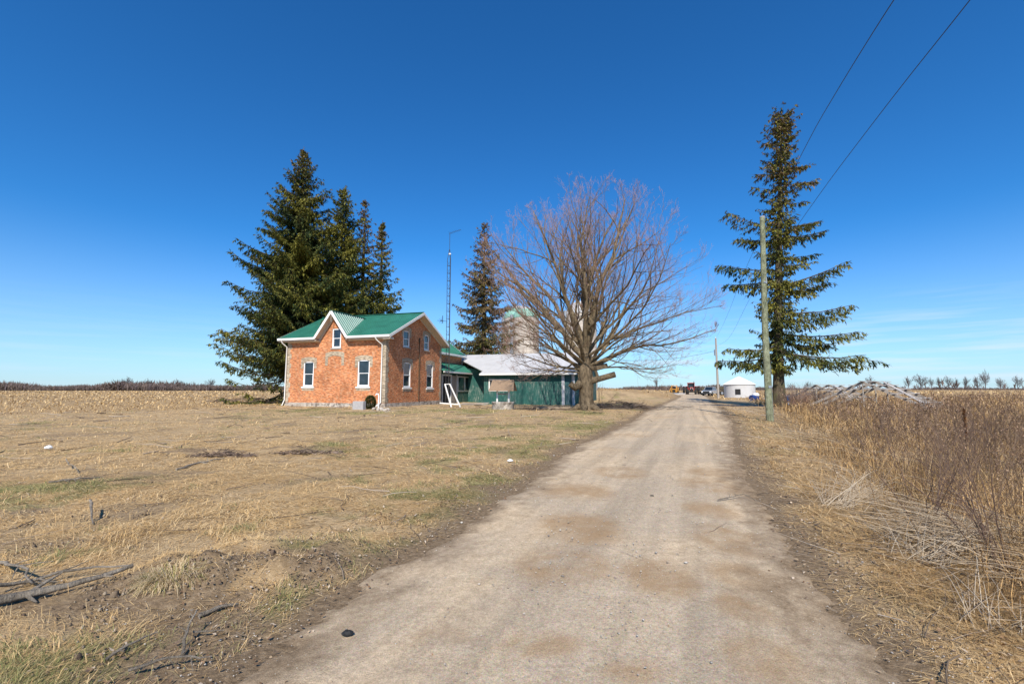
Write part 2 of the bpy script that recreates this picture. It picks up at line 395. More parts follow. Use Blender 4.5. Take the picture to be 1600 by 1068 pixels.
def stave_mat():
    m, t, bs = material('silo_staves'); co = objco(t); s = node(t, 'ShaderNodeSeparateXYZ', {0: co}).outputs
    fr = node(t, 'ShaderNodeMath', {0: node(t, 'ShaderNodeMath', {0: s[2], 1: 1.6}, operation='MULTIPLY').outputs[0]}, operation='FRACT').outputs[0]
    g = ramp(t, fr, [(0, .6), (.08, 1), (.92, 1), (1, .6)])
    st = node(t, 'ShaderNodeMapping', {'Vector': co, 'Scale': (2, 2, .25)}).outputs[0]
    n = noise(t, st, 1.5, 8, .7)
    c = mixc(t, 1, ramp(t, n, [(.3, (.42, .36, .30)), (.7, (.60, .54, .47))]), g, 'MULTIPLY')
    t.links.new(c, bs.inputs['Base Color']); bs.inputs['Roughness'].default_value = .9
    return m
M['stave'] = stave_mat()
M['ribglare'] = plain('painted_rib_glare', (.42, .52, .47), .4, .1, 3)  # sun glare along the gable ribs, painted in as a pale colour
M['darkmetal'] = plain('dull_dark_steel', (.05, .05, .053), .75, .25, 3, spec=.2)

# ------------------------------------------------------------------ the lie of the land
EY = np.array([-12, 0, 2.5, 3.9, 5.8, 8.3, 11.8, 20.4, 32.2, 57.5, 91, 110, 150.])
EL = np.array([-1.9, -1.65, -1.5, -1.12, -.32, .38, 1.5, 5.0, 9.4, 19.9, 33.0, 36.5, 50])
ER = np.array([1.5, 1.85, 2.05, 2.45, 3.22, 4.25, 5.7, 9.7, 14.6, 24.7, 38.2, 47.5, 60])
def road_d(x, y):   # >0 inside the road, metres from its edge; negative outside (left or right)
    l = np.interp(y, EY, EL); r = np.interp(y, EY, ER)
    dl = (x-l)*.93; dr = (r-x)*.93
    return np.minimum(dl, dr), dl, dr
def ell(x, y, cx, cy, rx, ry, a=0):
    ca, sa = math.cos(a), math.sin(a); u = ((x-cx)*ca+(y-cy)*sa)/rx; v = (-(x-cx)*sa+(y-cy)*ca)/ry
    return np.clip(1.3-(u*u+v*v), 0, 1)
def height(x, y):
    x = np.asarray(x, float); y = np.asarray(y, float)
    d, dl, dr = road_d(x, y)
    off = sst(.0, 1.6, -d)
    near = 1-sst(18, 70, y)
    h = off*(.06*(fbm(x, y, .8, 3)-.45)+.06*(fbm(x, y, 2.6, 5)-.5)*near+.022*(fbm(x, y, 9, 6)-.5)*near)
    left = dl < 0
    h = h+np.where(left, off*.045, -off*.04)
    h = h+np.where(left, .13*ell(x, y, -2.1, 3.95, 1.0, .55, .5)*fbm(x, y, 5, 8)*1.6, 0)
    h = h+.09*ell(x, y, -7.0, 10.6, .9, .25)*fbm(x, y, 6, 9)*1.6+.09*ell(x, y, -4.9, 11.0, .9, .25)*fbm(x, y, 6, 9)*1.6
    h = h+off*np.where(left, 0, .35)*(fbm(x, y, .18, 12)-.5)*sst(2, 6, -dr)
    h = h-.15*ell(x, y, 2, 44, 9, 12)*off
    # low brown bank right of the maple, far off
    h = h+1.15*ell(x, y, 18, 84, 15, 16)*off*(.7+.6*fbm(x, y, .25, 21))
    h = h+.02*(fbm(x, y, 2, 30)-.5)*(1-off)
    return h
def dirt_mask(x, y):
    d, dl, dr = road_d(x, y)
    e = np.maximum(sst(.75, .0, -d+.9*(fbm(x, y, 1.7, 41)-.5)), sst(.16, .04, -d))
    a = ell(x, y, -2.0, 3.7, 1.15, .6, .55)+ell(x, y, -2.9, 3.35, 1.5, .22, .12)+ell(x, y, -1.6, 2.8, .8, .6, .4)+ell(x, y, -7, 10.6, 1, .3)+ell(x, y, -4.9, 11, 1, .3)
    a = a*sst(.35, .6, fbm(x, y, 2.3, 44)+.12)
    b = ell(x, y, 9.0, 35.5, 5, 3.2)+ell(x, y, 2.5, 36, 8, 2.2)*.6
    c = sst(.60, .72, fbm(x, y, .9, 47))*.65*(dl < -1.2)+.8*sst(1.0, 2.2, -dr)*(dr < 0)*(dl > 0)*(1-sst(20, 45, y))
    return np.clip(np.maximum.reduce([e, a, np.clip(b, 0, .8), c]), 0, 1)
def green_mask(x, y):
    d, dl, dr = road_d(x, y)
    n = fbm(x, y, .45, 51)*.6+fbm(x, y, 2.6, 55)*.4
    bias = .16*ell(x, y, -8, 30, 9, 4)+.10*ell(x, y, 3, 24, 6, 9)+.14*ell(x, y, -1.2, 7, 2.5, 2.5)+.05*ell(x, y, -4.6, 2.9, 1.6, .7)+.1*ell(x, y, -1.2, 4.3, .8, .6)
    bias = bias-.08*ell(x, y, -9, 16, 9, 6)
    return sst(.555, .72, n+bias)*np.where(dl < 0, .85, .25)
def field_mask(x, y):
    # stubble left of a line, and everything far
    line = np.interp(x, [-300, -60, -27, -32+20, 5, 20, 60, 400], [26, 25, 25, 55, 75, 80, 85, 60])
    line = np.interp(x, [-300, -27.4, -20, -12, 0, 16, 24, 400], [18, 24.5, 36, 60, 72, 75, 62, 62])
    return sst(-1.5, 1.5, y-line+3*(fbm(x, y, .2, 61)-.5))

def spacing(lo, hi, dense_lo, dense_hi, step, grow):
    a = list(np.arange(dense_lo, dense_hi+1e-6, step))
    s = step; p = a[-1]
    while p < hi: s *= grow; p += s; a.append(p)
    s = step; p = a[0]; b = []
    while p > lo: s *= grow; p -= s; b.append(p)
    return np.array(b[::-1]+a)
def sheet(name, xs, ys, fh, fc, mat, keep=None):
    X, Y = np.meshgrid(xs, ys); Z = fh(X, Y)
    nx, ny = len(xs), len(ys)
    i = np.arange(nx-1)[None, :]; j = np.arange(ny-1)[:, None]*nx
    Q = np.stack([i+j, i+j+1, i+j+nx+1, i+j+nx], -1).reshape(-1, 4)
    a = ACC(); a.add(np.stack([X, Y, Z], -1), Q, None, fc(X, Y).reshape(-1, 3)); return a.build(name, mat, smooth=True)
xs = spacing(-1400, 1400, -5.5, 6.5, .06, 1.045); ys = spacing(-60, 2600, 1.6, 9, .06, 1.035)
g = sheet('ground', xs, ys, height, lambda x, y: np.stack([dirt_mask(x, y), green_mask(x, y), field_mask(x, y)], -1), M['ground'])
tag(g, kind='structure')
# the track follows its own curve: strips across, dense along
def track():
    ysr = np.concatenate([spacing(-12, 150, 1.6, 9, .07, 1.03)])
    tt = np.linspace(-.09, 1.09, 90)
    l = np.interp(ysr, EY, EL)[:, None]; r = np.interp(ysr, EY, ER)[:, None]
    X = l+(r-l)*tt[None]; Y = np.repeat(ysr[:, None], len(tt), 1)
    d, dl, dr = road_d(X, Y)
    Z_ = .012*(fbm(X, Y, 5, 73)-.5)+.010*(fbm(X, Y, 13, 74)-.5)
    wob = .22*(fbm(X, Y, .8, 71)-.5)+.28*(fbm(X, Y, 7, 72)-.5)
    Z = height(X, Y)+Z_+.012+.03*sst(0, 1.2, d)-.07*sst(.17, -.07, d+wob)
    Z = Z-.018*np.exp(-((dl-1.15)/.35)**2)-.018*np.exp(-((dr-1.2)/.35)**2)
    damp = np.zeros_like(X)
    for u, v, ru, rv in [(905,828,70,26),(880,890,75,34),(1030,905,60,30),(1140,845,55,26),(1160,905,50,24),(1165,955,45,26),(1115,760,50,14),(1120,740,45,8),(970,740,40,10),(900,770,60,14),(840,1015,70,20),(1190,1035,70,40),(1000,1055,60,18),(700,1000,60,14),(1110,800,40,14)]:
        c = gnd(u, v); cx = gnd(u+ru, v)[0]-c[0]; cy = (gnd(u, v-rv)[1]-gnd(u, v+rv)[1])/2
        damp = np.maximum(damp, np.clip(1.5-1.1*(((X-c[0])/cx)**2+((Y-c[1])/cy)**2), 0, 1))
    damp = damp*sst(.30, .72, fbm(X, Y, 2.2, 75)*.6+fbm(X, Y, 9, 78)*.4+.10)
    damp = np.maximum(damp, .55*sst(.6, .8, fbm(X, Y, .8, 76))*sst(9, 14, Y))
    edge = np.clip(sst(.62, -.02, d+wob*2.4), 0, 1)
    grav = np.clip(sst(.35, .65, fbm(X, Y, .9, 77))*.7+.7*np.exp(-((dl-dr)/1.3)**2), 0, 1)
    n, m_ = X.shape; i = np.arange(m_-1)[None]; j = np.arange(n-1)[:, None]*m_
    Q = np.stack([i+j, i+j+1, i+j+m_+1, i+j+m_], -1)
    a = ACC(); a.add(np.stack([X, Y, Z], -1), Q, None, np.clip(np.stack([damp, edge, grav], -1), 0, 1).reshape(-1, 3))
    tag(a.build('dirt_road', M['road'], smooth=True), kind='structure')
track()

# ------------------------------------------------------------------ ground cover (nobody could count it)
def scatter(x0, x1, y0, y1, dens, seed):
    """random points in a band inside the view wedge with a margin"""
    r = np.random.RandomState(seed); n = int((x1-x0)*(y1-y0)*dens)
    x = r.uniform(x0, x1, n); y = r.uniform(y0, y1, n)
    k = (np.abs(x) < 1.17*y+1.6); return x[k], y[k], r
PAL = np.array([(.60,.48,.31),(.54,.42,.26),(.46,.34,.20),(.68,.57,.40),(.55,.41,.23),(.26,.185,.11)])*np.array([1.12,.99,.77])
GRN = np.array([(.15,.16,.06),(.24,.23,.09),(.12,.12,.045),(.33,.28,.13)])
def lawn():
    a = ACC()
    for y0, y1, dens, ln, wd in [(1.7,3.2,8500,.08,.0026),(3.2,5,5200,.085,.0034),(5,8,2300,.10,.0052),(8,13,800,.11,.009),(13,20,190,.12,.017),(20,34,70,.13,.028),(34,60,16,.15,.05)]:
        x, y, r = scatter(-1.17*y1-1.6, min(1.17*y1+1.6, 16), y0, y1, dens, int(y0*10))
        d, dl, dr = road_d(x, y)
        dm = dirt_mask(x, y)
        keep = (d < .02+.25*(vnoise(x*2.3, y*2.3, 5)-.6)) & (r.rand(len(x)) > dm*.93)
        keep &= ((-dr) < 3.4) | (dl < 0)
        keep &= field_mask(x, y) < .5
        patch = fbm(x, y, 1.6, 81); keep &= r.rand(len(x)) < .25+1.3*sst(.3, .62, patch)
        x, y = x[keep], y[keep]; N = len(x)
        flow = 2.6+5.0*(fbm(x, y, .55, 83)-.5)+3.2*(fbm(x, y, 3.0, 84)-.5)
        az = flow+r.normal(0, .75, N)
        gm = green_mask(x, y); isg = r.rand(N) < gm*.75
        c = PAL[np.clip((r.rand(N)*3+fbm(x, y, 1.1, 86)*6.5-2.0).astype(int), 0, 5)]*r.uniform(.8, 1.15, (N, 1))
        c[isg] = GRN[r.randint(0, 4, isg.sum())]*r.uniform(.8, 1.3, (isg.sum(), 1))
        el = np.abs(r.normal(.08, .12, N))+isg*r.uniform(0, .6, N)
        el = np.where(r.rand(N) < (.03 if y0 < 5 else .008), r.uniform(.5, 1.2, N), el)
        L_ = ln*r.uniform(.5, 1.7, N)*np.where(isg, .75, 1)
        z = height(x, y)+r.uniform(0, .012, N)
        blades(a, np.stack([x, y, z], 1), L_, wd*r.uniform(.6, 1.3, N), az, el, r.uniform(.05, .5, N), c)
    tag(a.build('lawn_grass', M['grass']), 'short matted straw coloured grass with greenish patches over the yard', 'grass', kind='stuff')
lawn()
def stubble():
    a = ACC()
    for y0, y1, dens, ln, wd in [(18,40,26,.20,.045),(40,70,8,.26,.09),(70,130,2.2,.34,.17),(130,230,.5,.5,.4)]:
        x, y, r = scatter(-1.17*y1-1.6, 1.17*y1+1.6, y0, y1, dens, 900+int(y0))
        k = (field_mask(x, y) > .5) & (r.rand(len(x)) < .4+.6*np.sin((y+x*.25)*7.5)) ; x, y = x[k], y[k]; N = len(x)
        d, _, _ = road_d(x, y); k = d < -.5; x, y = x[k], y[k]; N = len(x)
        c = PAL[r.randint(0, 6, N)]*r.uniform(.75, 1.15, (N, 1))
        az = r.uniform(0, 6.28, N)
        blades(a, np.stack([x, y, height(x, y)], 1), ln*r.uniform(.4, 1.3, N), wd*r.uniform(.5, 1.2, N), az, r.uniform(.05, 1.1, N), r.uniform(0, .8, N), c)
    tag(a.build('corn_stubble', M['grass']), 'pale chopped corn stubble covering the open fields behind the yard', 'stubble', kind='stuff')
stubble()
def weeds():
    a = ACC()
    for y0, y1, dens, ln, wd in [(2.0,4.5,1900,.46,.0036),(4.5,8,1250,.56,.0052),(8,14,480,.48,.009),(14,24,150,.52,.017),(24,40,32,.6,.032),(40,66,9,.65,.06)]:
        x, y, r = scatter(2, 1.17*y1+1.6, y0, y1, dens, 300+int(y0))
        d, dl, dr = road_d(x, y); o = -dr
        edge = np.interp(y, [2, 5, 12, 25, 60], [1.0, 1.2, 2.0, 3.0, 4])
        pr = sst(edge-.5, edge+1.3, o+1.2*(fbm(x, y, .9, 91)-.5))*(.35+.9*sst(.35, .6, fbm(x, y, .7, 92)))
        k = (r.rand(len(x)) < pr) & (field_mask(x, y) < .6); x, y, pr = x[k], y[k], pr[k]; N = len(x)
        hh = .6+1.0*fbm(x, y, .6, 93)
        c = PAL[np.clip((r.rand(N)*6).astype(int), 0, 5)]*r.uniform(.5, 1.05, (N, 1))*np.array([.92, .88, .88])*(.4+1.2*fbm(x, y, 1.3, 105))[:, None]
        az = r.uniform(0, 6.28, N)+2*fbm(x, y, .8, 95); el = np.clip(r.normal(.95, .45, N), .05, 1.5)
        blades(a, np.stack([x, y, height(x, y)], 1), ln*hh*r.uniform(.4, 1.4, N), wd*r.uniform(.6, 1.3, N), az, el, r.uniform(.2, 1.4, N), c, roll=r.uniform(0, 6.28, N))
    # brown branching seed stalks
    for y0, y1, dens, rad, nb in [(2.2,5,48,.0026,7),(5,9,30,.0034,7),(9,16,17,.0052,6),(16,30,4.5,.009,5),(30,62,1.5,.016,4)]:
        x, y, r = scatter(2, 1.17*y1+1.6, y0, y1, dens, 500+int(y0))
        d, dl, dr = road_d(x, y); o = -dr; edge = np.interp(y, [2, 5, 12, 25, 60], [1.5, 1.7, 2.6, 3.6, 5])
        k = (o > edge+1.0*(fbm(x, y, .9, 91)-.5)) & (r.rand(len(x)) < .15+1.3*sst(.4, .62, fbm(x, y, .5, 97))) & (field_mask(x, y) < .6)
        x, y = x[k], y[k]; N = len(x)
        if not N: continue
        H_ = r.uniform(.5, 1.15, N)*(.7+.6*fbm(x, y, .4, 98)); az = r.uniform(0, 6.28, N); ln_ = np.abs(r.normal(.12, .16, N))
        K = 4; s = np.linspace(0, 1, K)
        P = np.stack([x[:, None]+np.cos(az)[:, None]*ln_[:, None]*H_[:, None]*s**1.6, y[:, None]+np.sin(az)[:, None]*ln_[:, None]*H_[:, None]*s**1.6, height(x, y)[:, None]+H_[:, None]*s], 2)
        c = np.array([(.14,.085,.055),(.20,.13,.085),(.11,.075,.055),(.26,.18,.12)])[r.randint(0, 4, N)]
        tubes(a, P, rad*(1-.6*s)[None]*np.ones((N, 1)), 3, c)
        M_ = nb; t = r.uniform(.4, 1, (N, M_)); idx = t*(K-1); i0 = np.clip(idx.astype(int), 0, K-2); f = (idx-i0)[..., None]
        p0 = P[np.arange(N)[:, None], i0]*(1-f)+P[np.arange(N)[:, None], i0+1]*f
        p0 = p0.reshape(-1, 3); n2 = len(p0); a2 = r.uniform(0, 6.28, n2); l2 = r.uniform(.06, .22, n2)*np.repeat(H_, M_)
        d2 = np.stack([np.cos(a2)*.6, np.sin(a2)*.6, np.ones(n2)*.8], 1)
        P2 = np.stack([p0, p0+d2*l2[:, None]*.5, p0+d2*l2[:, None]+np.array([0, 0, .02])], 1)
        tubes(a, P2, rad*np.array([.6, .5, .3])[None]*np.ones((n2, 1)), 3, np.repeat(c, M_, 0)*1.15)
        # fuzzy heads
        n3 = n2; blades(a, np.repeat(P2[:, 2], 2, 0), rad*8, rad*3.2, r.uniform(0, 6.28, n3*2), r.uniform(-.3, 1.4, n3*2), .4, np.repeat(np.repeat(c, M_, 0), 2, 0)*1.8)
    # flattened pale reeds
    for y0, y1, dens in [(2.2,5,110),(5,9,48),(9,15,14)]:
        x, y, r = scatter(2, 1.17*y1+1.6, y0, y1, dens, 700+int(y0)); d, dl, dr = road_d(x, y)
        k = (-dr > 1.1) & (r.rand(len(x)) < .1+1.5*sst(.45, .65, fbm(x, y, .8, 99))); x, y = x[k], y[k]; N = len(x)
        az = 3.4+2.6*(fbm(x, y, .6, 94)-.5)+r.normal(0, .5, N); l_ = r.uniform(.4, 1.1, N); el = np.abs(r.normal(.16, .28, N)); s = np.linspace(0, 1, 4)
        z0 = height(x, y)+r.uniform(.02, .25, N)
        P = np.stack([x[:, None]+np.cos(az)[:, None]*l_[:, None]*s, y[:, None]+np.sin(az)[:, None]*l_[:, None]*s, z0[:, None]+np.sin(el)[:, None]*l_[:, None]*(s-.35*s*s)], 2)
        tubes(a, P, r.uniform(.0015, .0042, (N, 1))*(1-.5*s)[None], 3, np.array([(.50,.39,.27),(.38,.29,.2),(.58,.47,.34)])[r.randint(0, 3, N)])
    for y0, y1, dens, ln, wd in [(1.8,4,1500,.22,.0034),(4,8,750,.26,.005),(8,15,260,.3,.009),(15,30,70,.36,.02)]:
        x, y, r = scatter(1, 1.17*y1+1.6, y0, y1, dens, 1300+int(y0)); d, dl, dr = road_d(x, y)
        k = (-dr > .25+.5*vnoise(x*3, y*3, 7)) & (r.rand(len(x)) < .25+1.1*sst(.35, .6, fbm(x, y, 1.3, 101))) & (field_mask(x, y) < .5); x, y = x[k], y[k]; N = len(x)
        az = 2.2+5*(fbm(x, y, .7, 103)-.5)+r.normal(0, .7, N); c = PAL[np.clip((r.rand(N)*4+fbm(x, y, 1.7, 104)*5-1).astype(int), 0, 5)]*r.uniform(.5, 1.1, (N, 1))*np.array([.95, .93, .93])
        blades(a, np.stack([x, y, height(x, y)+r.uniform(0, .05, N)], 1), ln*r.uniform(.4, 1.3, N), wd*r.uniform(.6, 1.3, N), az, np.abs(r.normal(.1, .16, N)), r.uniform(.0, .5, N), c)
    tag(a.build('dry_weeds', M['grass']), 'tangle of dry brown weeds and flattened reeds filling the verge right of the track', 'weeds', kind='stuff')
weeds()
def litter():
    a = ACC()
    for y0, y1, dens, sz in [(1.8,5,330,.017),(5,10,150,.024),(10,20,45,.034),(20,42,12,.06)]:
        x, y, r = scatter(-1.17*y1-1.6, 1.17*y1+1.6, y0, y1, dens, 40+int(y0)); d, dl, dr = road_d(x, y)
        p = np.exp(-((d+.5)/.55)**2)*.8+sst(3.6, .6, -dr)*(dr < -.1)*.9+.05+.9*(ell(x, y, 9, 35, 5, 4)+ell(x, y, 2, 37, 8, 3))
        p = np.where(d > .1, .012+.10*np.exp(-(d/.35)**2), p)*(.3+1.2*sst(.35, .65, fbm(x, y, 2.1, 31)))
        k = r.rand(len(x)) < p; x, y = x[k], y[k]; N = len(x)
        c = np.array([(.30,.19,.11),(.42,.31,.20),(.20,.12,.07),(.50,.40,.30),(.16,.11,.08)])[r.randint(0, 5, N)]*r.uniform(.8, 1.15, (N, 1))
        blades(a, np.stack([x, y, height(x, y)+.02], 1), sz*r.uniform(.7, 2.2, N), sz*r.uniform(.4, 1.2, N), r.uniform(0, 6.28, N), r.uniform(-.1, .6, N), r.uniform(-.5, .9, N), c)
    tag(a.build('leaf_litter', M['grass']), 'brown dead leaves and straw scraps scattered along both track edges', 'leaf litter', kind='stuff')
litter()
def gravel():
    a = ACC(); oct_ = np.array([(1,0,0),(0,1,0),(-1,0,0),(0,-1,0),(0,0,.7),(0,0,-.7)], float)
    T = np.array([(0,1,4),(1,2,4),(2,3,4),(3,0,4),(1,0,5),(2,1,5),(3,2,5),(0,3,5)])
    for y0, y1, dens, sz in [(1.8,4,520,.0036),(4,8,170,.0055),(8,16,30,.009)]:
        x, y, r = scatter(-5, 8, y0, y1, dens, 60+int(y0)); d, dl, dr = road_d(x, y)
        p = np.where(d > 0, .35+.65*np.exp(-((dl-dr)/1.2)**2), np.exp(-(d/.4)**2)*.8+1.2*ell(x, y, -1.7, 3.4, 1.1, .8, .5))*(.25+1.2*sst(.4, .6, fbm(x, y, 1.4, 33)))
        k = r.rand(len(x)) < p; x, y = x[k], y[k]; N = len(x); s = sz*r.lognormal(0, .45, N)
        z = height(x, y)+.012+.03*sst(0, 1.2, road_d(x, y)[0])
        V = np.stack([x, y, z], 1)[:, None]+oct_[None]*s[:, None, None]*r.uniform(.6, 1.25, (N, 6, 1))*np.array([1, 1, .75])
        c = np.array([(.36,.33,.30),(.50,.46,.41),(.26,.23,.20),(.58,.53,.46),(.40,.32,.24)])[r.randint(0, 5, N)]
        a.add(V, None, (np.arange(N)*6)[:, None, None]+T[None], np.repeat(c, 6, 0))
    tag(a.build('loose_gravel', M['grass']), 'small grey and tan stones loose on the track and its shoulders', 'gravel', kind='stuff')
gravel()
def twigs_stuff():
    a = ACC()
    for y0, y1, dens, rad in [(1.9,5,13,.0035),(5,10,5,.005),(10,22,1.6,.009),(22,40,.9,.014)]:
        x, y, r = scatter(-1.17*y1-1.6, 1.17*y1+1.6, y0, y1, dens, 140+int(y0)); d, dl, dr = road_d(x, y)
        p = np.where(d > 0, .035, np.where(dl < 0, .55*sst(.3, .6, fbm(x, y, .5, 35)), .5)); p = np.maximum(p, ell(x, y, 9, 35, 5, 4)*4)
        k = (r.rand(len(x)) < p) & (field_mask(x, y) < .5); x, y = x[k], y[k]; N = len(x)
        az = r.uniform(0, 6.28, N); l_ = r.uniform(.12, .6, N)*(1+y0/12); s = np.linspace(0, 1, 5)
        wig = r.normal(0, .05, (N, 5)).cumsum(1)*l_[:, None]
        px = x[:, None]+np.cos(az)[:, None]*l_[:, None]*s-np.sin(az)[:, None]*wig; py = y[:, None]+np.sin(az)[:, None]*l_[:, None]*s+np.cos(az)[:, None]*wig
        pz = height(px, py)+.02+np.abs(r.normal(0, .025, (N, 1)))*s*l_[:, None]*4
        tubes(a, np.stack([px, py, pz], 2), rad*r.uniform(.5, 1.6, (N, 1))*(1-.6*s)[None], 4, np.array([(.16,.12,.085),(.30,.24,.19),(.10,.075,.055),(.42,.35,.28)])[r.randint(0, 4, N)])
    tag(a.build('scattered_twigs', M['twig']), 'thin dead twigs scattered over the lawn and verge', 'twigs', kind='stuff')
twigs_stuff()
def clods():
    a = ACC(); r = np.random.RandomState(91)
    for y0, y1, dens, sz in [(1.8,5.5,1000,.0055),(5.5,14,60,.012)]:
        x, y, _ = scatter(-7, 3, y0, y1, dens, 95+int(y0)); k = r.rand(len(x)) < dirt_mask(x, y)*(road_d(x, y)[0] < .1)*(.05+.7*sst(.45, .7, fbm(x, y, 2.5, 36)))*(road_d(x, y)[1] < -.3); x, y = x[k], y[k]; N = len(x)
        s_ = sz*r.lognormal(0, .5, N); n = 6; rings = [(.55,.75),(1,.1),(.8,-.5)]
        V = np.concatenate([np.stack([np.stack([q_*np.cos(2*np.pi*j/n+z_), q_*np.sin(2*np.pi*j/n+z_), z_]) for j in range(n)]) for q_, z_ in rings]+[np.array([[0,0,.95]])])
        V = V[None]*s_[:, None, None]*r.uniform(.7, 1.3, (N, 19, 1)); V = V+np.stack([x, y, height(x, y)+.01], 1)[:, None]
        T = []
        for k_ in range(2):
            for j in range(n): p_, q_ = k_*n+j, k_*n+(j+1) % n; T += [(p_, p_+n, q_), (q_, p_+n, q_+n)]
        for j in range(n): T.append((18, j, (j+1) % n))
        c = np.array([(.26,.195,.135),(.19,.14,.095),(.36,.29,.21),(.14,.10,.07)])[r.randint(0, 4, N)]
        a.add(V, None, (np.arange(N)*19)[:, None, None]+np.array(T)[None], np.repeat(c, 19, 0))
    tag(a.build('soil_clods', M['grass']), 'brown clods of bare soil left of the track near the camera', 'soil', kind='stuff')
clods()

# ------------------------------------------------------------------ bare trees
def unit(v): return v/(np.linalg.norm(v, axis=-1, keepdims=True)+1e-9)
def grow(p, d, Ln, R, K, r, wig=.12, up=.12, tip=.35):
    """paths for N branches"""
    N = len(p); P = np.empty((N, K, 3)); P[:, 0] = p; dd = unit(d); st = (Ln/(K-1))[:, None]
    for k in range(1, K):
        dd = unit(dd+r.normal(0, wig, (N, 3))+np.array([0, 0, up])/(K-1)*2)
        P[:, k] = P[:, k-1]+dd*st
    s = np.linspace(0, 1, K)
    return P, R[:, None]*(1-(1-tip)*s)[None]
def children(P, Rr, m, tmin, ang, lf, parentL, r, rf=.62, outc=None):
    N, K, _ = P.shape
    t = tmin+(1-tmin)*(np.arange(m)[None]+r.rand(N, m))/m; idx = t*(K-1); i0 = np.clip(idx.astype(int), 0, K-2); f = (idx-i0)
    ar = np.arange(N)[:, None]
    p = P[ar, i0]*(1-f[..., None])+P[ar, i0+1]*f[..., None]; tg = unit(P[ar, i0+1]-P[ar, i0])
    rr = Rr[ar, i0]*(1-f)+Rr[ar, i0+1]*f
    rnd = unit(r.normal(0, 1, (N, m, 3))); perp = unit(rnd-tg*(rnd*tg).sum(-1, keepdims=True))
    a = ang*r.uniform(.6, 1.3, (N, m, 1))
    d = tg*np.cos(a)+perp*np.sin(a)
    L_ = parentL[:, None]*lf*r.uniform(.6, 1.25, (N, m))*(1.15-.6*t)
    return p.reshape(-1, 3), d.reshape(-1, 3), L_.reshape(-1), np.minimum(rr*rf, rr).reshape(-1)
def maple():
    base = gnd(916, 641); base[2] = float(height(base[0], base[1]))
    root = thing('bare_maple_tree', base, 0, 'big bare round-crowned maple with reddish twig tips beside the green shed', 'tree')
    r = np.random.RandomState(5)
    m = MB()
    prof = [(-.2,.85,0,0),(0,.70,0,0),(.15,.63,0,0),(.4,.585,0,0),(.9,.57,.02,0),(1.5,.58,.03,0),(2.0,.62,.0,0),(2.5,.66,-.05,0),(3.0,.56,-.06,.0),(3.6,.46,-.05,.0),(4.4,.37,.0,.05),(5.4,.29,.08,.05),(6.6,.2,.1,.0),(8,.1,.05,0)]
    n = 40; vs = []
    for z, R_, ox, oy in prof:
        for k in range(n):
            a = 2*math.pi*k/n; fl = 1+(.16*math.sin(a*5+1.)+.1*math.sin(a*3+.4))*max(.25, 1-z/1.2)+.05*math.sin(a*7+z*2)+.03*math.sin(a*13-z*1.3)
            vs.append((ox+R_*.78*fl*math.cos(a), oy+R_*.78*fl*math.sin(a), z))
    m.mesh(vs, [(i*n+k, i*n+(k+1) % n, (i+1)*n+(k+1) % n, (i+1)*n+k) for i in range(len(prof)-1) for k in range(n)], True)
    for a_, l_ in ((3.4, 1.6), (4.4, 1.2), (5.5, .9), (2.6, 1.3), (.3, .9)):   # surface roots
        m.tube([(math.cos(a_)*.5, math.sin(a_)*.5, .22), (math.cos(a_)*.9, math.sin(a_)*.9, .06), (math.cos(a_+.15)*(l_+.3), math.sin(a_+.15)*(l_+.3), -.06)], [.24, .15, .05], 7)
    m.build('trunk', M['bark'], root)
    # sawn stubs
    for pts, rr in (([(.35,-.1,1.95),(.95,-.15,2.1),(1.95,-.2,2.38)], [.24,.20,.2]), ([(.3,0,2.85),(.8,-.1,2.85),(1.45,-.1,2.98)], [.26,.2,.16])):
        s_ = MB().tube(pts, rr, 12).build('sawn_stub', M['bark'], root)
        a, b = Vector(pts[-2]), Vector(pts[-1]); dv = (b-a).normalized()
        MB().tube([b+dv*.001, b+dv*.006], rr[-1]*.93, 12).build('cut_face', M['cut'], s_)
    MB().tube([(-.4,-.15,1.75),(-.8,-.3,1.5),(-1.1,-.35,1.75)], [.3,.24,.2], 10).build('broken_limb', M['bark'], root)
    limbs = []; rl = np.random.RandomState(12)
    for tilt, zs, dep, R_ in [(-82,2.75,-.25,.17),(-70,2.9,.5,.15),(-60,2.8,-.5,.21),(-52,3.2,.3,.15),(-44,2.9,-.1,.24),(-36,3.3,-.7,.17),(-30,3.1,.6,.19),(-22,3.4,-.2,.26),(-14,3.4,.7,.18),(-9,3.8,-.6,.2),
                           (-2,3.9,.1,.19),(4,3.5,-.7,.17),(9,3.6,.5,.2),(15,3.3,-.2,.24),(23,3.4,.7,.18),(28,3.2,-.6,.19),(36,3.1,.2,.25),(44,3.0,-.5,.17),(50,3.2,.5,.18),(57,2.9,-.1,.22),(66,3.0,.6,.16),(76,2.9,-.3,.13),(62,3.2,-.7,.16),(52,3.3,-.2,.2),(-66,3.1,-.7,.15),(-56,3.3,-.1,.17),(40,3.3,.8,.15),
                           (-25,3.5,-1.3,.18),(5,3.6,-1.6,.17),(28,3.4,-1.3,.17),(-12,3.5,1.4,.18),(20,3.5,1.5,.17),(-48,3.1,1.2,.15),(48,3.1,1.2,.15),(-45,3.0,-1.2,.15),(46,3.,-1.1,.15)]:
        a = math.radians(tilt); 
        if abs(tilt) < 48 and rl.rand() < .8: zs = zs+(1-abs(tilt)/62)*rl.uniform(.3, 3.6)
        if abs(tilt) < 40 and rl.rand() < .16: continue
        limbs.append((zs, [math.sin(a), dep*.75, math.cos(a)], R_*rl.uniform(.5, .95)*(.72 if abs(tilt) > 50 else 1)))
    p = np.array([[l[1][0]*.25, l[1][1]*.25, l[0]-.25] for l in limbs]); d = unit(np.array([l[1] for l in limbs])); R_ = np.array([l[2] for l in limbs])
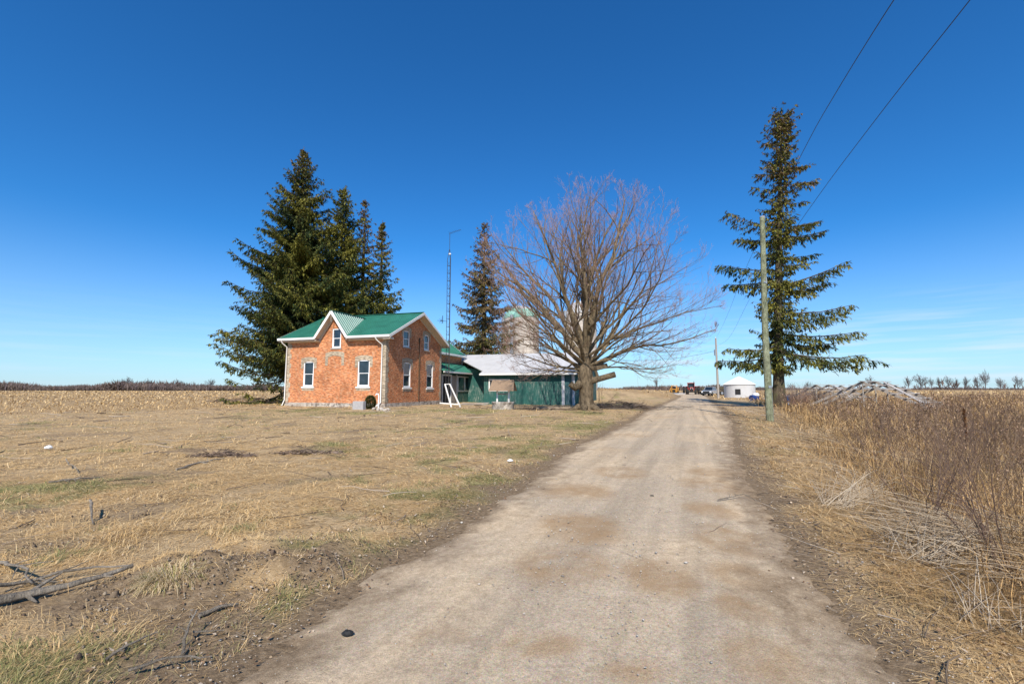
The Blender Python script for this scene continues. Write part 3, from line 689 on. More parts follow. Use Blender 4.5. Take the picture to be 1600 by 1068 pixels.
    c0 = np.array([0, 0, 7.6]); rad = np.array([9.0, 8.4, 8.1])
    def reach(p, d, q=1.0):   # distance to the dome
        a = (((d/rad)**2).sum(-1)); b = 2*(((p-c0)*d)/rad**2).sum(-1); c = (((p-c0)/rad)**2).sum(-1)-q
        return np.maximum(.05, (-b+np.sqrt(np.maximum(b*b-4*a*c, 0)))/(2*a))
    acc = ACC(); barkc = np.array([.19, .145, .09])
    steep = d[:, 2]; Ln = reach(p, d)*r.uniform(.86, .99, len(p))*np.where(steep < .5, .74, 1)
    def dome(P):
        q = P-c0; f = np.sqrt(((q/rad)**2).sum(-1)); a_ = np.arctan2(q[..., 1], q[..., 0]); e_ = np.arctan2(q[..., 2], np.hypot(q[..., 0], q[..., 1]))
        lim_ = .93+.12*fbm(a_*1.6+9, e_*2.5+9, 1.3, 17); g_ = np.where(f > lim_, (lim_+(f-lim_)*.35)/np.maximum(f, 1e-6), 1.)
        return c0+q*g_[..., None]
    flat = np.abs(d[:, 2]) < .42; 
    P0, R0 = grow(p, d+np.array([0, 0, -.05])*flat[:, None], Ln, R_, 14, r, .10, .10, .14); P0 = dome(P0); tubes(acc, P0, R0, 8, barkc)
    p, d, L_, rr = children(P0, R0, 10, .16, .60, .52, Ln, r, .6); d = unit(d+np.array([0, 0, .06])); L_ = np.minimum(L_, reach(p, d, .97))
    P1, R1 = grow(p, d, L_, rr, 9, r, .10, .10, .2); P1 = dome(P1); tubes(acc, P1, R1, 5, barkc*.95)
    acc.build('limbs', tinted('maple_limbs', .92, .1, 0, 6, .65), root, smooth=True)
    tw = ACC()
    p, d, L2, rr = children(P1, R1, 6, .15, .62, .52, L_, r, .6); d = unit(d+np.array([0, 0, .12])); L2 = np.minimum(np.maximum(L2, .5), reach(p, d, 1.0)+.2)
    P2, R2 = grow(p, d, L2, np.maximum(rr, .0075), 6, r, .13, .15, .35); P2 = dome(P2); tubes(tw, P2, R2, 3, np.array([.17, .115, .08]))
    p, d, L3, rr = children(P2, R2, 5, .15, .62, .6, L2, r, .55); d = unit(d+np.array([0, 0, .2])); L3 = np.clip(L3, .22, .9)
    L3 = np.minimum(L3, reach(p, d, 1.06)+.15)
    P3, R3 = grow(p, d, L3, np.maximum(rr*.7, .0038), 4, r, .15, .2, .5)
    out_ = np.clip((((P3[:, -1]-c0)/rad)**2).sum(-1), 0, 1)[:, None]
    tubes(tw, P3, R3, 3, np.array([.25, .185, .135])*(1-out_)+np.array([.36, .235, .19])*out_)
    kk = r.rand(len(P3)) < .62; P3, R3, L3 = P3[kk], R3[kk], L3[kk]
    p, d, L4, rr = children(P3, R3, 3, .3, .6, .6, L3, r, .8)
    P4, R4 = grow(p, d, np.clip(L4, .12, .3), np.full(len(p), .0036), 2, r, .1, .1, .9); tubes(tw, P4, R4, 3, np.array([.40, .24, .20]))
    tw.build('crown', M['twig'], root)
    print('maple verts', tw.n)
maple()

def far_tree_mesh(name, seed, H_, Wd, vase=0):
    r = np.random.RandomState(seed); acc = ACC(); c = np.array([.13, .105, .10])
    P0 = np.array([[[0, 0, 0], [0, 0, H_*.16], [.1, 0, H_*.36], [.2, 0, H_*.6]]]); tubes(acc, P0, np.array([[.022, .017, .013, .005]])*H_, 5, c)
    n = 16; a = r.uniform(0, 6.28, n); e = r.uniform(.45, 1.35, n) if not vase else r.uniform(1.0, 1.4, n)
    p = np.stack([np.zeros(n), np.zeros(n), r.uniform(.1, .5, n)*H_], 1); d = np.stack([np.cos(a)*np.cos(e), np.sin(a)*np.cos(e), np.sin(e)], 1)
    Ln = (H_-p[:, 2])*r.uniform(.7, .95, n)*(1-.35*np.cos(e)) ; Ln = np.minimum(Ln, Wd/np.maximum(np.cos(e), .05))
    P1, R1 = grow(p, d, Ln, np.full(n, .009*H_), 6, r, .12, .1, .3); tubes(acc, P1, R1, 3, c)
    p, d, L2, rr = children(P1, R1, 9, .2, .6, .42, Ln, r); P2, R2 = grow(p, d, L2, np.full(len(p), .0045*H_), 4, r, .15, .15, .5); tubes(acc, P2, R2, 3, c)
    p, d, L3, rr = children(P2, R2, 5, .2, .6, .5, L2, r); P3, R3 = grow(p, d, L3, np.full(len(p), .0024*H_), 2, r, .15, .1, .8); tubes(acc, P3, R3, 3, c*1.1)
    o = acc.build(name, M['twig']); return o
vars_ = {}
def far_tree(u, v, Y, wd, kind, label, group):
    q = at(u, v, Y); H_ = q[2]
    if kind not in vars_:
        o = far_tree_mesh('bare_tree', 60+kind, 10., 4.6 if kind != 2 else 2.4, kind == 2); vars_[kind] = o
    else:
        s0 = vars_[kind]; o = bpy.data.objects.new('bare_tree', s0.data); COL.objects.link(o)
    wpx = wd/720.*Y
    o.location = (q[0], q[1], 0); o.scale = (wpx/7.2, wpx/8.8, H_/10.); o.rotation_euler = (0, 0, random.uniform(0, 6))
    tag(o, label, 'tree', group)
GL, GR = 'bare trees rising from the left treeline', 'bare trees along the right horizon'
far_tree(200,586,270,20,0,'tallest bare tree over the left treeline, round crown',GL)
far_tree(232,589,275,15,1,'bare tree just right of the tallest one over the left treeline',GL)
far_tree(279,590,280,16,0,'rounded bare tree between the left treeline and the low evergreens',GL)
far_tree(303,594,285,10,1,'small thin bare tree left of the big spruce\'s lowest branches',GL)
far_tree(329,590,285,15,3,'bare tree seen just outside the spruce\'s drooping branch tips',GL)
far_tree(1025,588,260,9,2,'lone vase-shaped bare tree on the horizon left of the tractor',None)
far_tree(1064,597,300,8,1,'small bare tree on the horizon beside the tractor',None)
far_tree(1358,584,300,18,1,'dense rounded bare tree behind the collapsed roof frames',GR)
far_tree(1418,586,310,14,3,'bushy bare tree just past the far roof frame peak',GR)
far_tree(1437,582,320,22,0,'spreading flat-topped bare tree right of the roof frames',GR)
far_tree(1454,587,325,12,1,'slim bare tree right of the flat-topped one, right horizon',GR)
far_tree(1466,587,325,12,3,'bare tree third from the flat-topped one, right horizon',GR)
far_tree(1480,584,330,11,0,'upright bare tree with a clear gap on either side, right horizon',GR)
far_tree(1493,588,330,12,1,'short wide bare tree left of a slim pair, right horizon',GR)
far_tree(1508,586,330,12,3,'slim bare tree before the tallest pair, right horizon',GR)
far_tree(1526,585,330,17,0,'bare tree leaning against the left side of the tallest one, right horizon',GR)
far_tree(1537,575,330,24,1,'tallest bare tree on the right horizon',GR)
far_tree(1562,588,330,12,3,'small thin bare tree right of the tallest one, right horizon',GR)
far_tree(1588,584,325,16,0,'bare tree nearest the right edge of the photo, on the horizon',GR)
far_tree(1262,594,340,12,1,'faint bare tree on the horizon right of the big lone spruce',GR)

def scrub_line(name, segs, seed, label, cat='treeline'):
    a = ACC(); r = np.random.RandomState(seed)
    for (x0, y0, x1, y1, h0, n, cols) in segs:
        t = r.rand(n); x = x0+(x1-x0)*t+r.normal(0, 3, n); y = y0+(y1-y0)*t+r.uniform(-9, 9, n)
        hh = h0*(.08+1.3*fbm(x, y, .045, seed))*r.uniform(.45, 1.1, n)
        c = np.array(cols)[r.randint(0, len(cols), n)]*r.uniform(.8, 1.2, (n, 1))
        m = 5
        P = np.repeat(np.stack([x, y, np.zeros(n)], 1), m, 0); P[:, 2] = r.uniform(0, .45, n*m)*np.repeat(hh, m)
        Ln = np.repeat(hh, m)-P[:, 2]
        blades(a, P, Ln*r.uniform(.6, 1, n*m), np.repeat(hh, m)*.075, r.uniform(0, 6.28, n*m), r.uniform(.6, 1.5, n*m), r.uniform(-.2, .4, n*m), np.repeat(c, m, 0), roll=r.uniform(-.5, .5, n*m))
    tag(a.build(name, M['twig']), label, cat, kind='stuff')
BR = [(.12,.09,.075),(.16,.12,.105),(.13,.10,.10),(.085,.066,.056)]
scrub_line('far_wood', [(-420, 262, -245, 270, 6.2, 4200, BR), (-260, 268, -165, 275, 6.6, 2600, BR), (-200, 275, -120, 285, 6.0, 1500, BR+[(.04,.05,.03)]), (-560, 260, -420, 262, 6, 1500, BR)], 3, 'low brown leafless wood along the left horizon')
scrub_line('far_hedgerow', [(185, 350, 560, 340, 3.0, 3600, BR), (290, 345, 390, 335, 9., 34, BR), (200, 350, 300, 345, 6.5, 60, BR), (330, 340, 480, 330, 8., 34, BR), (25, 290, 90, 290, 3.6, 900, BR), (90, 300, 190, 340, 5.0, 1500, BR), (-60, 300, 30, 300, 4, 900, BR)], 4, 'thin dark hedgerow along the right horizon')

# ------------------------------------------------------------------ spruces
def spruce(u, v, Y, profile, seed, label, lean=0, per=5, step=.5, group=None, tone=0, explicit=None, zlow=1.0, spl=.34, dens=1.0, baseu=None, bare=None, side=None):
    q = at(u, v, Y); H_ = float(q[2]); X0 = q[0] if baseu is None else at(baseu, 606, Y)[0]
    z00 = float(height(X0, Y)); H_ -= z00
    root = thing('spruce_tree', (X0, Y, z00), 0, label, 'tree', group)
    r = np.random.RandomState(seed); tx = q[0]-X0
    zt = np.linspace(-.3, H_, 10); R0 = .0165*H_
    def axis(z): return np.stack([tx*np.clip(z/H_, 0, 1)**1.3, 0*z, z], -1)
    acc = ACC(); tubes(acc, axis(zt)[None], (R0*(1-np.clip(zt/H_, 0, 1))**.85+.02)[None]*np.where(zt < .2, 1.25, 1)[None], 10, (1, 1, 1))
    acc.build('trunk', M['sbark'], root, smooth=True)
    zs, az, Lb, rise = [], [], [], []
    z = zlow
    while z < H_-.25:
        n = per+r.randint(-1, 2)
        a0 = r.uniform(0, 6.28)
        for k in range(n):
            a = a0+k*6.283/n+r.normal(0, .25); rel = z/H_
            l_ = np.interp(z, [p[0]*H_ for p in profile], [p[1] for p in profile])*r.uniform(.42, 1.12)
            if side is not None: l_ *= side(math.cos(a), rel)
            zs.append(z+r.uniform(-.15, .15)); az.append(a); Lb.append(max(.15, l_)); rise.append(np.interp(rel, [0, .35, .7, 1], [-.26, -.14, .08, .7])+r.normal(0, .09))
        z += step*r.uniform(.75, 1.25)*np.interp(z/H_, [0, 1], [1.15, .7])
    if explicit:
        for z_, a_, l_, ri in explicit: zs.append(z_); az.append(a_); Lb.append(l_); rise.append(ri)
    ntot = len(zs); isx = np.arange(ntot) >= ntot-(len(explicit) if explicit else 0)
    zs, az, Lb, rise = map(np.array, (zs, az, Lb, rise)); n = len(zs); K = 8; s = np.linspace(0, 1, K)
    d = np.stack([np.cos(az), np.sin(az)], 1); b0 = axis(zs)
    curve = (rise[:, None]*s+(np.where(isx, .03, .14)[:, None]-.2*rise[:, None])*(s**2.6)-np.where(isx, .045, .09)[:, None]*np.sin(s*np.pi))*Lb[:, None]
    bend = r.normal(0, .07, n)[:, None]*s**2*Lb[:, None]
    P = np.stack([b0[:, 0:1]+d[:, 0:1]*Lb[:, None]*s-d[:, 1:2]*bend, b0[:, 1:2]+d[:, 1:2]*Lb[:, None]*s+d[:, 0:1]*bend, b0[:, 2:3]+curve], 2)
    P[:, 1:, 2] += r.normal(0, .03, (n, K-1)); P[..., 2] = np.maximum(P[..., 2], .12)
    lim = ACC(); Rb = np.clip(Lb*.013, .012, .09)[:, None]*(1-.85*s)[None]; tubes(lim, P, Rb, 4, (.085, .065, .05))
    # side sprays
    m = 34; t = .06+.94*((np.arange(m)+r.rand(n, m))/m); idx = t*(K-1); i0 = np.clip(idx.astype(int), 0, K-2); f = (idx-i0)[..., None]; ar = np.arange(n)[:, None]
    p = P[ar, i0]*(1-f)+P[ar, i0+1]*f; tg = unit(P[ar, i0+1]-P[ar, i0]); sg = np.where(np.arange(m) % 2, 1, -1)[None, :, None]
    perp = unit(np.cross(tg, np.array([0, 0, 1.])))*sg; an = r.uniform(.55, 1.1, (n, m, 1))
    d2 = unit(tg*np.cos(an)+perp*np.sin(an)+np.array([0, 0, -.12])); L2 = np.clip(Lb[:, None]*spl*(1.08-.85*t)**.8*r.uniform(.45, 1.1, (n, m)), .08, 1.5)
    keep = (r.rand(n, m) < dens*np.clip(Lb[:, None]*8.5/m, .3, 1))
    if bare is not None: keep &= ~(((b0[:, 2]/H_ < bare[0]) & (r.rand(n) < bare[1]))[:, None] & (t < .8))
    p, d2, L2 = p[keep], d2[keep], L2[keep]; n2 = len(p); s4 = np.linspace(0, 1, 4)
    P2 = p[:, None]+d2[:, None]*(L2[:, None]*s4)[..., None]; P2[..., 2] -= (L2[:, None]*.38*s4**2)
    P2[..., 2] = np.maximum(P2[..., 2], .06)
    tubes(lim, P2, np.array([.011, .009, .006, .003])[None]*np.ones((n2, 1)), 3, (.09, .07, .05))
    lim.build('limbs', M['twig'], root)
    J = np.clip((L2*17).astype(int), 3, 20); rep = np.repeat(np.arange(n2), J); N = len(rep)
    tt = r.rand(N)*1.0; pos = P2[rep, 0]*(1-tt)[:, None]+P2[rep, 3]*tt[:, None]; pos[:, 2] -= (L2[rep]*.38*(tt**2-tt))*-1*0
    base_az = np.arctan2(d2[rep, 1], d2[rep, 0])
    Ln = r.uniform(.2, .42, N)*np.clip(.5+L2[rep], .65, 1.15); el = r.normal(-.55, .42, N)
    cl = fbm(pos[:, 0]+X0+pos[:, 2]*.6, pos[:, 1]+pos[:, 2]*1.1, .55, seed)
    mixv = np.clip(.32+2.2*(cl-.45)+r.normal(0, .25, N), 0, 1)[:, None]
    c = np.array([.030, .050, .016])*(1-mixv)+np.array([.22, .20, .035])*mixv
    if tone: # brown cones and thin tired needles high up
        up_ = np.clip((pos[:, 2]/H_-tone[0])/.3, 0, 1)*tone[1]; br = r.rand(N) < up_*.8; c[br] = np.array([.20, .135, .065])*r.uniform(.6, 1.2, (br.sum(), 1))
    nd = ACC(); blades(nd, pos, Ln, r.uniform(.07, .13, N), base_az+r.normal(0, .7, N), el, r.uniform(.0, .7, N), c, roll=r.uniform(0, 6.28, N))
    sel = r.rand(N) < .55; k2 = sel.sum()
    blades(nd, pos[sel]+r.normal(0, .04, (k2, 3)), Ln[sel]*.8, r.uniform(.06, .11, k2), base_az[sel]+r.normal(0, 1.2, k2), r.normal(.1, .4, k2), .3, c[sel]*1.1, roll=r.uniform(0, 6.28, k2))
    # leader
    nd.build('crown', M['needles'], root); print('spruce', H_, nd.n)
    return root
GS = 'spruces in a clump behind the brick house'
spruce(475,229,45,[(0,5.6),(.12,6.5),(.3,6.9),(.5,5.8),(.7,3.5),(.85,1.8),(.94,.75),(1,.1)],21,'tallest and widest spruce behind the brick house, branches drooping to the ground on the left',per=8,step=.55,group=GS,zlow=.9,tone=(.7,.5),baseu=462,bare=(.13,.65))
spruce(537,295,46,[(0,5.2),(.3,5.0),(.55,3.9),(.8,2.3),(.93,1.2),(1,.15)],22,'dark dense spruce with the second highest top, right of the tallest one',per=6,step=.48,group=GS,zlow=2)
spruce(571,312,48,[(0,4.2),(.4,3.6),(.6,2.4),(.8,1.6),(1,.12)],23,'thin brownish-topped spruce between the second highest and the rightmost of the clump',per=4,step=.6,group=GS,zlow=2,tone=(.45,1.0),dens=.75)
spruce(598,344,47,[(0,3.8),(.3,3.4),(.6,2.3),(.8,1.3),(1,.1)],24,'narrow pointed spruce at the right end of the clump, over the house roof',per=5,step=.5,group=GS,zlow=2,tone=(.55,.5))
spruce(757,347,60,[(0,6.),(.3,5.2),(.55,3.9),(.75,2.7),(.9,1.6),(1,.3)],25,'brownish spruce standing behind the white shed roof and the maple twigs',per=5,step=.62,zlow=1.5,tone=(.1,1.0),dens=.85)
PXM = 720/37.5
def ex(z, side, l, ri, dy=0.0): return (z, (0 if side > 0 else math.pi)+dy, l, ri)
rsp = [ex(14.6,-1,4.7,.36,.12),ex(13.9,-1,3.3,.05,-.2),ex(11.2,-1,4.7,.12,.1),ex(10.6,-1,4.0,-.12,-.25),ex(9.8,1,5.8,.42,-.1),ex(9.3,1,4.4,.25,.2),ex(7.6,1,6.1,.12,.08),ex(7.0,1,4.8,.08,-.25),
       ex(5.9,1,6.2,.0,-.08),ex(5.4,1,5.2,-.08,.22),ex(4.6,1,7.8,-.18,.05),ex(4.4,1,6.0,-.1,-.3),ex(4.9,-1,4.2,-.1,.1),ex(4.2,-1,4.6,-.14,-.1),ex(3.9,-1,3.6,-.2,.35),ex(14.9,1,3.7,.22,.1),ex(14.0,1,3.5,.1,-.15),
       ex(12.3,1,3.2,.12,.1),ex(11.6,1,2.6,.05,-.3),ex(12.6,-1,2.2,.0,.2),ex(8.6,-1,2.1,-.1,.1),ex(17.0,1,2.4,.1,.1),ex(18.6,1,3.0,.1,-.1),ex(18.2,-1,2.5,.05,.1),ex(19.6,-1,2.4,.0,.0),ex(20.2,1,2.7,.1,.2),ex(16.4,-1,1.4,0,0)]
spruce(1222,176,37.5,[(0,1.6),(.16,2.2),(.3,1.9),(.45,1.6),(.6,1.7),(.68,1.5),(.74,1.1),(.86,1.7),(.95,1.5),(1,.9)],31,'lone ragged spruce with long uneven branches beside the green-grey pole',per=5,step=.5,zlow=3.4,tone=(.5,.6),explicit=rsp,baseu=1216,dens=.9,spl=.42)

# ------------------------------------------------------------------ the brick house
HC = Vector((-9.59, 35.0, 0)); HR = math.radians(-17.57)
house = thing('brick_house', HC, HR, 'orange brick farmhouse with green metal roof and pointed front gable', 'house')
# local frame: front face y=0 with x from -9.3 to 0; side face x=0 with y from 0 to 9.4
def clip(poly, a, b, c):   # keep a*x+b*z<=c  (poly in 2D)
    out = []
    for i in range(len(poly)):
        p, q = poly[i], poly[(i+1) % len(poly)]; fp = a*p[0]+b*p[1]-c; fq = a*q[0]+b*q[1]-c
        if fp <= 0: out.append(p)
        if fp*fq < 0: t = fp/(fp-fq); out.append((p[0]+(q[0]-p[0])*t, p[1]+(q[1]-p[1])*t))
    return out
def wall_face(mb, to3, a0, a1, z0, z1, holes, planes=(), depth=.14, inward=None):
    av = sorted({a0, a1, *[h[0] for h in holes], *[h[1] for h in holes]}); zv = sorted({z0, z1, *[h[2] for h in holes], *[h[3] for h in holes]})
    av = [a for a in av if a0 <= a <= a1]; zv = [z for z in zv if z0 <= z <= z1]
    for i in range(len(av)-1):
        for j in range(len(zv)-1):
            ca, cz = (av[i]+av[i+1])/2, (zv[j]+zv[j+1])/2
            if any(h[0] < ca < h[1] and h[2] < cz < h[3] for h in holes): continue
            pl = [(av[i], zv[j]), (av[i+1], zv[j]), (av[i+1], zv[j+1]), (av[i], zv[j+1])]
            for c in planes:
                pl = clip(pl, *c)
                if len(pl) < 3: break
            if len(pl) >= 3: mb.poly([to3(a, z, 0) for a, z in pl])
    for h in holes:
        zz0, zz1 = max(h[2], z0), min(h[3], z1)
        mb.poly([to3(h[0], zz0, 0), to3(h[0], zz1, 0), to3(h[0], zz1, depth), to3(h[0], zz0, depth)])
        mb.poly([to3(h[1], zz0, 0), to3(h[1], zz0, depth), to3(h[1], zz1, depth), to3(h[1], zz1, 0)])
        if h[2] >= z0: mb.poly([to3(h[0], h[2], 0), to3(h[0], h[2], depth), to3(h[1], h[2], depth), to3(h[1], h[2], 0)])
        if h[3] <= z1: mb.poly([to3(h[0], h[3], 0), to3(h[1], h[3], 0), to3(h[1], h[3], depth), to3(h[0], h[3], depth)])
fr3 = lambda a, z, d: (a, d, z)       # front face, d inward
sd3 = lambda a, z, d: (-d, a, z)      # side face, d inward
FW = [(-7.62, -6.62, 1.62, 3.62), (-2.48, -1.42, 1.62, 3.66), (-4.95, -4.13, 4.66, 6.2)]
SW = [(2.45, 3.45, 4.85, 6.2), (5.95, 6.85, 4.85, 6.22), (2.6, 3.75, 1.55, 3.6), (6.55, 7.75, 1.5, 3.62)]
mb = MB()
wall_face(mb, fr3, -9.3, 0, .35, 5.45, FW)
gx, gz, gs = -4.72, 7.28, 1.376
wall_face(mb, fr3, -6.4, -3.1, 5.45, 7.4, [FW[2]], planes=[(gs, 1, gz+gs*gx), (-gs, 1, gz-gs*gx)])
rz, rs = 7.78, .471
wall_face(mb, sd3, 0, 9.4, .35, 7.8, SW, planes=[(rs, 1, rz+rs*4.7), (-rs, 1, rz-rs*4.7)])
mb.poly([(-9.3, 0, .35), (-9.3, 0, 5.45), (-9.3, 4.7, 7.7), (-9.3, 9.4, 5.45), (-9.3, 9.4, .35)])
mb.poly([(-9.3, 9.4, .35), (-9.3, 9.4, 5.45), (0, 9.4, 5.45), (0, 9.4, .35)])
mb.build('wall', M['brick'], house)
MB().box(-9.34, .04, -.04, 9.44, -.6, .35).build('foundation', M['stone'], house)
def quoins(nm, x0, y0, kind):
    q = MB(); z = .38; k = 0
    while z < 5.2:
        w_ = .42 if k % 2 else .28; h_ = .39
        if kind == 'f': q.box(x0, x0+w_, -.012, 0, z, z+h_-.01)
        elif kind == 'fr': q.box(-w_, .012, -.012, 0, z, z+h_-.01); q.box(0, .012, 0, .72-w_, z, z+h_-.01)
        else: q.box(0, .012, 9.4-w_, 9.4, z, z+h_-.01)
        z += h_; k += 1
    q.build('quoins', M['buff'], house)
quoins('q', -9.3, 0, 'f'); quoins('q', 0, 0, 'fr'); quoins('q', 0, 0, 's')
def window(hole, to3, parent, sill=True, arch=True, curtain=False):
    a0, a1, z0, z1 = hole; d = .07
    fr = MB(); t = .085
    def bx(m, p0, p1, q0, q1, d0, d1):
        c = [to3(a, z, dd) for dd in (d0, d1) for z in (q0, q1) for a in (p0, p1)]
        m.mesh(c, [(0,2,3,1),(4,5,7,6),(0,1,5,4),(2,6,7,3),(0,4,6,2),(1,3,7,5)])
    bx(fr, a0, a0+t, z0, z1, d-.05, d+.05); bx(fr, a1-t, a1, z0, z1, d-.05, d+.05)
    bx(fr, a0+t, a1-t, z0, z0+t, d-.05, d+.05); bx(fr, a0+t, a1-t, z1-t, z1, d-.05, d+.05)
    zm = z0+(z1-z0)*.5
    w_ = MB(); bx(w_, a0+t, a1-t, z0+t, z1-t, d+.02, d+.03); win = w_.build('window', M['glass'], parent)
    fr.build('frame', M['vinyl'], win)
    s_ = MB(); bx(s_, a0+t, a1-t, zm-.025, zm+.025, d-.03, d+.018)
    bx(s_, a0+t, a0+t+.04, z0+t, zm-.025, d-.03, d+.018); bx(s_, a1-t-.04, a1-t, z0+t, zm-.025, d-.03, d+.018); bx(s_, a0+t+.04, a1-t-.04, z0+t, z0+t+.04, d-.03, d+.018)
    s_.build('sash', M['vinyl'], win)
    if sill:
        q = MB(); bx(q, a0-.12, a1+.12, z0-.12, z0, -.07, .06); q.build('sill', M['white'], win)
        q = MB(); bx(q, a0-.08, a1+.08, z0-.32, z0-.125, -.015, .0); q.build('stone_sill', M['buff'], win)
    else:
        q = MB(); bx(q, a0-.10, a1+.10, z0-.10, z0, -.06, .06); q.build('sill', M['greywood'], win)
    if arch: arch_band(a0, a1, z1, to3).build('arch', M['buff'], parent)
    return win
def arch_band(a0, a1, z1, to3, leg=.55, wd=.26, hgt=.34):
    m = MB(); n = 8; ins, outs = [], []
    for i in range(n+1):
        f = i/n; a = a0+(a1-a0)*f; ins.append((a, z1-.10+.13*math.sin(math.pi*f)))
        A = (a0-wd)+(a1-a0+2*wd)*f; outs.append((A, z1+hgt-.08+.12*math.sin(math.pi*f)))
    ins = [(a0-.02, z1-leg)]+ins+[(a1+.02, z1-leg)]; outs = [(a0-wd, z1-leg)]+outs+[(a1+wd, z1-leg)]
    for i in range(len(ins)-1):
        p, q, r_, s_ = ins[i], ins[i+1], outs[i+1], outs[i]
        m.poly([to3(*p, -.013), to3(*q, -.013), to3(*r_, -.013), to3(*s_, -.013)])
        m.poly([to3(*p, -.013), to3(*p, .05), to3(*q, .05), to3(*q, -.013)])
        m.poly([to3(*s_, -.013), to3(*r_, -.013), to3(*r_, 0), to3(*s_, 0)])
    return m
window(FW[0], fr3, house); window(FW[1], fr3, house); window(FW[2], fr3, house, sill=False, arch=False)
for i, h in enumerate(SW): window(h, sd3, house, sill=i > 1, arch=True)
arch_band(-5.28, -4.02, 4.02, fr3, leg=.75).build('blind_arch', M['buff'], house)
# main roof
def roofz(y): return 5.52+.471*(min(y, 9.4-y)+.5)
roof = MB(); X0, X1 = -9.85, .62
def slab(m, a, b, c, d, th):   # quad top a,b,c,d with thickness downward
    a, b, c, d = map(Vector, (a, b, c, d)); dn = Vector((0, 0, -th))
    m.mesh([a, b, c, d, a+dn, b+dn, c+dn, d+dn], [(0,1,2,3),(7,6,5,4),(0,4,5,1),(1,5,6,2),(2,6,7,3),(3,7,4,0)])
ybv = 2.05/.471-.5; gxv = -4.72
for pl_ in ([(X0,-.5),(gxv-1.49,-.5),(gxv,ybv),(gxv,4.7),(X0,4.7)], [(gxv+1.49,-.5),(X1,-.5),(X1,4.7),(gxv,4.7),(gxv,ybv)]):
    tp_ = [(a_,b_,roofz(b_)) for a_,b_ in pl_]; bt_ = [(a_,b_,c_-.07) for a_,b_,c_ in tp_]; k_ = len(tp_)
    roof.mesh(tp_+bt_, [tuple(range(k_)), tuple(range(2*k_-1,k_-1,-1))]+[(i_,(i_+k_),(i_+1)%k_+k_,(i_+1)%k_) for i_ in range(k_)])
slab(roof, (X0, 4.7, roofz(4.7)), (X1, 4.7, roofz(4.7)), (X1, 9.9, roofz(-.5)), (X0, 9.9, roofz(-.5)), .07)
def ddx(y): return (2.05-.471*(y+.5))/1.376
x = X0+.04
while x < X1:
    y0 = -.5
    if abs(x-gx) < 1.49: y0 = (2.05-1.376*abs(x-gx))/.471-.5
    if y0 < 4.6: roof.bar((x, y0, roofz(y0)+.012), (x, 4.68, roofz(4.68)+.012), .035, .028)
    roof.bar((x, 9.88, roofz(-.48)+.012), (x, 4.72, roofz(4.68)+.012), .035, .028)
    x += .23
roof.bar((X0, 4.7, roofz(4.7)+.035), (X1, 4.7, roofz(4.7)+.035), .3, .03)
rob = roof.build('roof', M['roof'], house)
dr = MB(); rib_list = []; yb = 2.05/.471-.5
for sgn in (-1, 1):
    f = (gx+sgn*1.49, -.55, 5.50); ap = (gx, -.55, 7.56); bk = (gx, yb, 7.56)
    a, b, c = Vector(ap), Vector(f), Vector(bk); dn = Vector((0, 0, -.07))
    dr.mesh([a, b, c, a+dn, b+dn, c+dn], [(0,1,2),(5,4,3),(0,3,4,1),(1,4,5,2),(2,5,3,0)])
    y = -.5
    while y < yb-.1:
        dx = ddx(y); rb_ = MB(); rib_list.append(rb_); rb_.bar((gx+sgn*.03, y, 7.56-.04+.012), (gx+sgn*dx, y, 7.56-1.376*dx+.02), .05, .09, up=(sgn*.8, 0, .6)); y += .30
dr.bar((gx, -.56, 7.585), (gx, yb, 7.585), .2, .03)
gro = dr.build('gable_roof', M['roof'], house)
for m_ in rib_list: m_.build('roof_rib', M['ribglare'], gro)
def tri_bar(m, a, b, wd, ht): m.bar(a, b, wd, ht)
# fascia, gutters, soffits
fa = MB()
for a_ in ((X0, gx-1.50, -.62, -.5), (gx+1.50, X1, -.62, -.5), (X0, X1, 9.9, 10.02)): MB().box(*a_, 5.33, 5.51).build('gutter', M['white'], house, bevel=.02)
so_ = MB(); so_.box(-9.8, gx-1.40, -.5, -.002, 5.24, 5.30); so_.box(-9.3, gx-1.3, -.03, -.002, 5.17, 5.243); so_.build('soffit', M['soffit'], house)
so_ = MB(); so_.box(gx+1.40, .58, -.5, -.002, 5.24, 5.30); so_.box(gx+1.3, 0, -.03, -.002, 5.17, 5.243)
so_.box(.0, .62, -.5, 0.02, 5.20, 5.33)
so_.build('soffit', M['soffit'], house)
for sgn in (-1, 1):    # front gable barge boards and soffit
    b_ = MB(); e = Vector((gx+sgn*1.52, -.57, 5.42)); a_ = Vector((gx, -.57, 7.50)); up_ = Vector((sgn*.81, 0, .59))
    b_.bar(e, a_, .05, .20, up=up_); b_.build('barge_board', M['white'], house)
    s_ = MB(); s_.bar(e+Vector((0, .29, -.02)), a_+Vector((0, .29, -.04)), .5, .05, up=up_); s_.bar(e+Vector((-sgn*.03, .545, -.14)), a_+Vector((0, .545, -.2)), .03, .16, up=up_); s_.build('gable_soffit', M['soffit'], house)
for y0 in (-.55, 9.95):  # rake boards on the right gable end, left end too
    for xx, nm in ((.64, 'barge_board'), (-9.87, 'barge_board')):
        b_ = MB(); e = Vector((xx, y0, 5.40)); a_ = Vector((xx, 4.7, 7.86)); b_.bar(e, a_, .05, .2); b_.build(nm, M['white'], house)
    s_ = MB(); s_.bar((.31, y0, 5.36), (.31, 4.7, 7.84), .62, .05); s_.bar((.02, y0+.5*(1 if y0 < 0 else -1), 5.47), (.02, 4.7, 7.72), .035, .18); s_.build('rake_soffit', M['soffit'], house)
MB().tube([(-4.72,-.52,7.4),(-4.72,-.52,6.7)], .03, 6).build('finial', M['greywood'], house)
def downpipe(pts, par=house): return MB().tube(pts, .05, 8).build('downpipe', M['white'], par)
